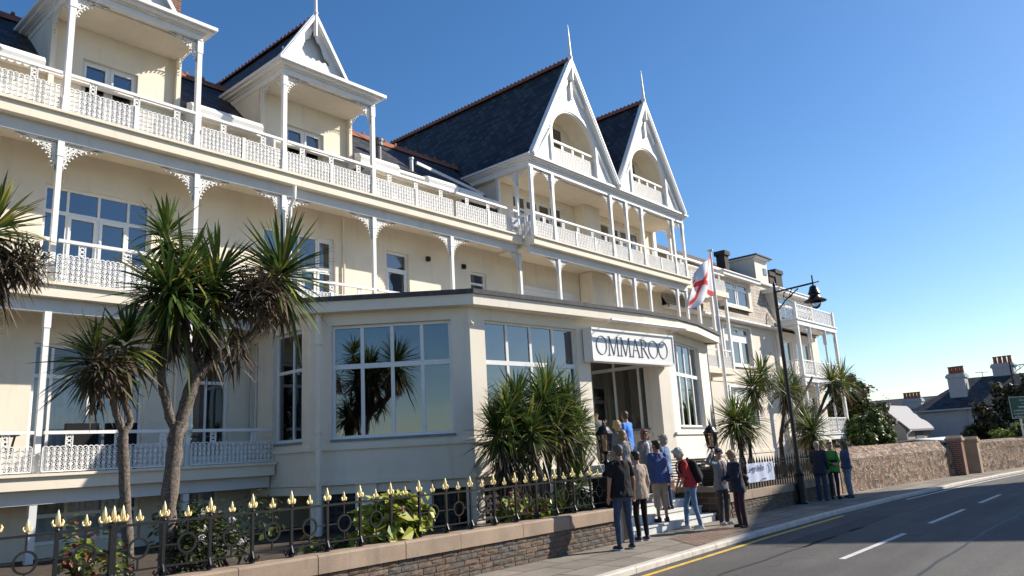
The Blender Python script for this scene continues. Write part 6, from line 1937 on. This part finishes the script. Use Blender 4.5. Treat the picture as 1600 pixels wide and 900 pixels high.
def handbag(XF, c, size, label, mat, strap=None, strap_mat=None):
    def bld(t):
        m_ = MB(); x, y, z = c; w, d, h = size
        for sx in (-1,1):
            for sz in (-1,1): cap(m_, (x+sx*(w/2-d/2), y, z+sz*(h/2-d/2)), (x-sx*(w/2-d/2), y, z+sz*(h/2-d/2)), d/2, d/2)
        loft(m_, [(x,y,z-h/2+.01,w/2-.01,d/2),(x,y,z+h/2-.01,w/2-.03,d/2*.8)], 16)
        fuse(m_, 'bag_body', mat, t, .012, .5, 2, .004, 12, 2)
        if strap:
            s = MB(); s.tube(strap, .009, 6); s.build('strap', strap_mat or mat, t)
    return carried('shoulder_bag', label, 'bag', XF, bld, (0,0,0))

DENIM = FLAT((.035,.055,.105), .85, .3, 18); DENIM_L = FLAT((.13,.22,.36), .85, .22, 18); DENIM_P = FLAT((.20,.24,.33), .85, .2, 18)
NAVY = FLAT((.018,.021,.040), .8); BLACKC = FLAT((.006,.006,.008), .9); BEIGE = FLAT((.34,.265,.205), .85); SAND = FLAT((.40,.30,.215), .85)
BLUEJ = FLAT((.055,.08,.20), .8); GREYC = FLAT((.17,.18,.185), .85); GREYT = FLAT((.045,.043,.042), .85); MAROON = FLAT((.055,.020,.028), .85)
BLUES = FLAT((.045,.20,.66), .8); GREEN_J = FLAT((.055,.25,.025), .7); RED = FLAT((.42,.03,.03), .8); WHITEC = FLAT((.62,.62,.66), .8); TAN = FLAT((.30,.19,.085), .6); BROWNL = FLAT((.10,.045,.025), .55)
SHOE_D = FLAT((.03,.03,.04), .6); SHOE_B = FLAT((.055,.035,.028), .6); SHOE_W = FLAT((.50,.46,.44), .6); SOLE_W = FLAT((.6,.6,.6), .6)
PATT, nt, b = new_mat('patterned_knit')
v_ = coords(nt, 'Object'); vo = nt.nodes.new('ShaderNodeTexVoronoi'); vo.inputs['Scale'].default_value = 42; nt.links.new(v_, vo.inputs['Vector'])
nt.links.new(ramp(nt, vo.outputs['Distance'], [(.25, (.03,.03,.035)), (.4, (.26,.25,.24))]), b.inputs['Base Color']); b.inputs['Roughness'].default_value = .9
STRIPE, nt, b = new_mat('printed_top')
v_ = coords(nt, 'Object'); vo = nt.nodes.new('ShaderNodeTexVoronoi'); vo.inputs['Scale'].default_value = 16; nt.links.new(v_, vo.inputs['Vector'])
sp = nt.nodes.new('ShaderNodeSeparateColor'); nt.links.new(vo.outputs['Color'], sp.inputs[0])
nt.links.new(ramp(nt, sp.outputs[0], [(.3,(.40,.03,.03)),(.45,(.03,.03,.03)),(.7,(.5,.45,.42))]), b.inputs['Base Color']); b.inputs['Roughness'].default_value = .85

IN = Vector((.5,.85,0))        # towards the hotel door
REL = ((.22,-.10,-1),(.10,.22,-1))
person((11.56,7.72,0), (.45,.9), 1.79, 'man in a black t-shirt and blue jeans seen from behind beside the garden wall', BLACKC, DENIM, SHOE_D, 'darkgrey', 'short', female=False, sleeve='short', bottom_kind='jeans', armL=((.24,-.10,-1),(.10,.10,-1)), armR=((.30,.02,-1),(.08,.25,-1)), legL=(-.03,.0), legR=(.05,.04), hem=.86, sole=SOLE_W, girth=1.06, seed=2, skin=SKIN_T)
person((12.75,8.12,0), (.35,.92), 1.66, 'dark haired woman in a beige jacket and dark trousers seen from behind', BEIGE, BLACKC, SHOE_D, 'dark', 'short', sleeve='long', bottom_kind='jeans', armL=((.2,.1,-1),(.05,.4,-1)), armR=((.26,.02,-1),(.06,.25,-1)), hem=.80, sole=SOLE_W, seed=3, hairs=.95)
t3 = person((14.40,8.64,.17), (.5,.85), 1.68, 'woman in a blue quilted jacket and beige capri trousers on the lowest step', BLUEJ, SAND, SHOE_B, 'dark', 'short', sleeve='long', bottom_kind='capri', girth=1.22, hem=.82, head_turn=25, armL=((.15,.2,-1),(.02,.6,-.9)), armR=((.18,-.05,-1),(.05,.2,-1)), seed=4, skin=SKIN_T)
t4, X4, b4, a4, k4 = person((15.35,9.02,.34), (-.1,1), 1.62, 'grey curly haired woman in a denim jacket holding a brown bag on the steps', DENIM_L, DENIM, SHOE_D, 'grey', 'curly', sleeve='long', bottom_kind='jeans', head_turn=20, seed=5, armR=((.22,-.05,-1),(.05,.15,-1)))
handbag(X4, (.30,.04,.50), (.30,.11,.30), 'brown leather bag hanging from the hand of the woman in denim', BROWNL, [(.20,.04,.63),(.22,.04,.78),(.38,.04,.78),(.40,.04,.63)])
t5, X5, b5, a5, k5 = person((14.78,8.14,0), (-.72,.70), 1.68, 'grey haired woman with a black backpack, red sleeves and light blue jeans leaning forward', RED, DENIM_L, SHOE_W, 'whitegrey', 'curly', lean=16, head_tilt=18, sleeve='half', bottom_kind='jeans', legL=(0,-.10), legR=(0,.14), armL=((.06,.15,-1),(-.05,.5,-.9)), armR=((.05,.12,-1),(-.1,.42,-.9)), hem=.88, sole=SOLE_W, under=STRIPE, seed=6)
backpack(X5, b5, 'black backpack on the back of the woman in light blue jeans', BLACKC, k5)
t6, X6, b6, a6, k6 = person((15.68,7.88,0), (-.25,-.95), 1.60, 'woman in a dark cap and grey cardigan with one hand raised to her head', GREYC, GREYT, SHOE_W, 'darkgrey', 'cap', sleeve='long', bottom_kind='trousers', cap_mat=NAVY, under=FLAT((.10,.03,.035),.8), armR=((1.0,.1,.15),(-.65,.2,.85)), armL=((.12,.25,-1),(-.75,.8,-.05)), hem=.80, head_turn=-25, head_tilt=14, seed=7, glasses=False)
handbag(X6, (-.27,.10,.80), (.26,.12,.26), 'tan shoulder bag at the hip of the woman in the cap', TAN, [(-.20,.08,.92),(-.16,.16,1.2),(-.13,.06,1.40),(-.14,-.06,1.40),(-.22,-.10,1.15),(-.32,.08,.92)], NAVY)
t7, X7, b7, a7, k7 = person((15.22,7.28,0), (-.80,.45), 1.56, 'sandy haired woman in a navy jacket and maroon trousers looking down', NAVY, MAROON, SHOE_B, 'sandy', 'short', lean=7, head_tilt=22, sleeve='long', bottom_kind='trousers', armL=((.08,.3,-1),(-.2,.95,-.25)), armR=((.1,.25,-1),(-.25,.95,-.2)), hem=.78, collar=GREYC, seed=8, hairs=1.12)
handbag(X7, (.10,-.22,.92), (.30,.15,.26), 'dark brown bag slung behind the woman in the navy jacket', FLAT((.05,.025,.02),.6), [(.0,-.16,1.02),(-.10,-.08,1.38),(-.06,.08,1.36),(.18,.12,1.08),(.24,-.16,1.0)])
person((15.36,9.50,.51), (-.45,-.9), 1.60, 'auburn haired woman in sunglasses and grey cardigan facing the street from the steps', GREYC, GREYT, SHOE_D, 'auburn', 'bob', sleeve='long', bottom_kind='trousers', under=WHITEC, glasses=True, armR=((.3,.1,-.9),(-.2,.7,.75)), armL=((.2,.05,-1),(.05,.3,-1)), head_tilt=-4, seed=9, hairs=1.05)
person((14.20,9.35,.51), (.55,.85), 1.60, 'blonde brown haired woman in a speckled grey knit seen from behind on the steps', PATT, BLACKC, SHOE_D, 'sandy', 'bob', sleeve='long', bottom_kind='jeans', seed=10, armL=((.4,.3,-.9),(.2,.9,.1)))
person((14.75,9.82,.68), (.6,.8), 1.66, 'bright blonde woman on the steps between the speckled knit and the blue shirt', GREYC, BLACKC, SHOE_D, 'blonde', 'curly', sleeve='long', bottom_kind='jeans', seed=11, hairs=.92)
person((15.55,10.10,.85), (-.1,1), 1.74, 'man in a bright blue shirt on the upper steps, back to the street', BLUES, DENIM, SHOE_D, 'brown', 'short', female=False, sleeve='half', bottom_kind='jeans', head_turn=-40, girth=1.08, seed=12, armR=((.3,.2,-.8),(-.2,.9,-.1)), skin=SKIN_T)
person((16.05,11.3,1.36), (-.5,-.8), 1.30/1.0, 'person in a grey top half hidden in the shade of the porch', GREYC, BLACKC, SHOE_D, 'dark', 'short', sleeve='half', bottom_kind='jeans', seed=13, armL=((.2,.5,-.8),(-.1,.7,.7)))
tA, XA, bA, aA, kA = person((21.95,8.02,0), (.75,.1), 1.62, 'grey haired person in a dark jacket, leftmost of the three by the rubble wall', NAVY, DENIM, SHOE_D, 'grey', 'short', female=False, sleeve='long', bottom_kind='trousers', seed=14, hem=.76, armL=((.1,.3,-1),(-.1,.9,-.2)), armR=((.14,.1,-1),(0,.5,-.9)))
tB, XB, bB, aB, kB = person((22.55,7.88,0), (-.75,-.65), 1.58, 'person in a bright green jacket between two others by the rubble wall', GREEN_J, NAVY, SHOE_D, 'brown', 'short', sleeve='long', bottom_kind='jeans', seed=15, armL=((.2,.2,-1),(-.5,.7,-.2)), armR=((.2,.2,-1),(-.5,.7,-.2)))
person((22.95,7.62,0), (-.55,.6), 1.58, 'long haired woman in a denim jacket and pale jeans by the rubble wall', FLAT((.05,.085,.17),.85,.25,18), DENIM_P, SHOE_D, 'brown', 'long', sleeve='long', bottom_kind='jeans', seed=16, hem=.90)
handbag(XB, (.0,.17,1.0), (.22,.07,.16), 'small black bag worn across the front of the green jacket', BLACKC, [(-.08,.16,1.06),(-.14,.08,1.38),(-.10,-.10,1.36),(.16,-.12,1.12),(.12,.15,1.05)])

# ------------------------------------------------------------------ small things
# loungers' dark box seats on the terrace
for i, (x, lb) in enumerate(((5.45,'black rattan box seat on the terrace left of the small palm trunk'),(6.15,'black rattan box seat on the terrace right of the small palm trunk'))):
    t = thing('box_seat', lb, 'seat', (x,15.6,1.84), 'black seats on the terrace')
    m_ = MB(); m_.box(x-.28,x+.28,15.35,15.85,1.9,2.22); m_.build('seat', BLACKC, t)
    m_ = MB(); m_.box(x-.28,x+.28,15.40,15.52,2.222,2.72); m_.build('backrest', BLACKC, t)
    for sx in (-.25,.25):
        for y in (15.39,15.81): m_ = MB(); m_.box(x+sx-.02,x+sx+.02,y-.02,y+.02,1.842,1.899); m_.build('leg', BLACK, t)
t = thing('terrace_table', 'small dark folding table on the terrace at the far left', 'table', (4.05,15.5,1.84))
m_ = MB(); m_.box(3.45,4.4,15.3,15.8,2.5,2.54); m_.build('tabletop', BLACKC, t)
for sx in (3.5,4.3):
    m_ = MB(); m_.beam((sx,15.33,1.842),(sx,15.77,2.499),.03,.03,up=(1,0,0)); m_.build('leg', BLACK, t); m_ = MB(); m_.beam((sx+.035,15.77,1.842),(sx+.035,15.33,2.499),.03,.03,up=(1,0,0)); m_.build('leg', BLACK, t)
t = thing('sun_lounger', 'black sun lounger cushion behind the top balcony rail at the second loggia', 'lounger', (10.9,15.5,8.57))
m_ = MB(); m_.box(10.3,11.6,15.35,15.85,8.9,9.02); m_.build('seat', BLACKC, t)
m_ = MB(); m_.prism([(11.5,15.35,8.98),(11.6,15.35,8.98),(12.0,15.35,9.42),(11.9,15.35,9.46)],(0,.5,0)); m_.build('backrest', BLACKC, t)
for sx in (10.4,11.4): m_ = MB(); m_.box(sx,sx+.05,15.4,15.8,8.572,8.9); m_.build('leg', BLACK, t)
for i, (x, y, r, h, lb) in enumerate(((18.35,11.5,.07,.42,'black lantern on the inner sill behind the porch window'),(18.35,12.1,.09,.30,'dark vase on the inner sill behind the porch window'))):
    t = thing('sill_ornament', lb, 'ornament', (x,y,2.1))
    m_ = MB(); m_.lathe((x,y,2.1),[(r,0),(r*1.1,h*.1),(r,h*.6),(r*.5,h*.8),(r*.6,h)],10); m_.build('vase', BLACK, t)
    m_ = MB(); m_.box(x-.12,x+.12,y-.2,y+.2,1.29,2.099); m_.build('stand', DARKROOM, t)
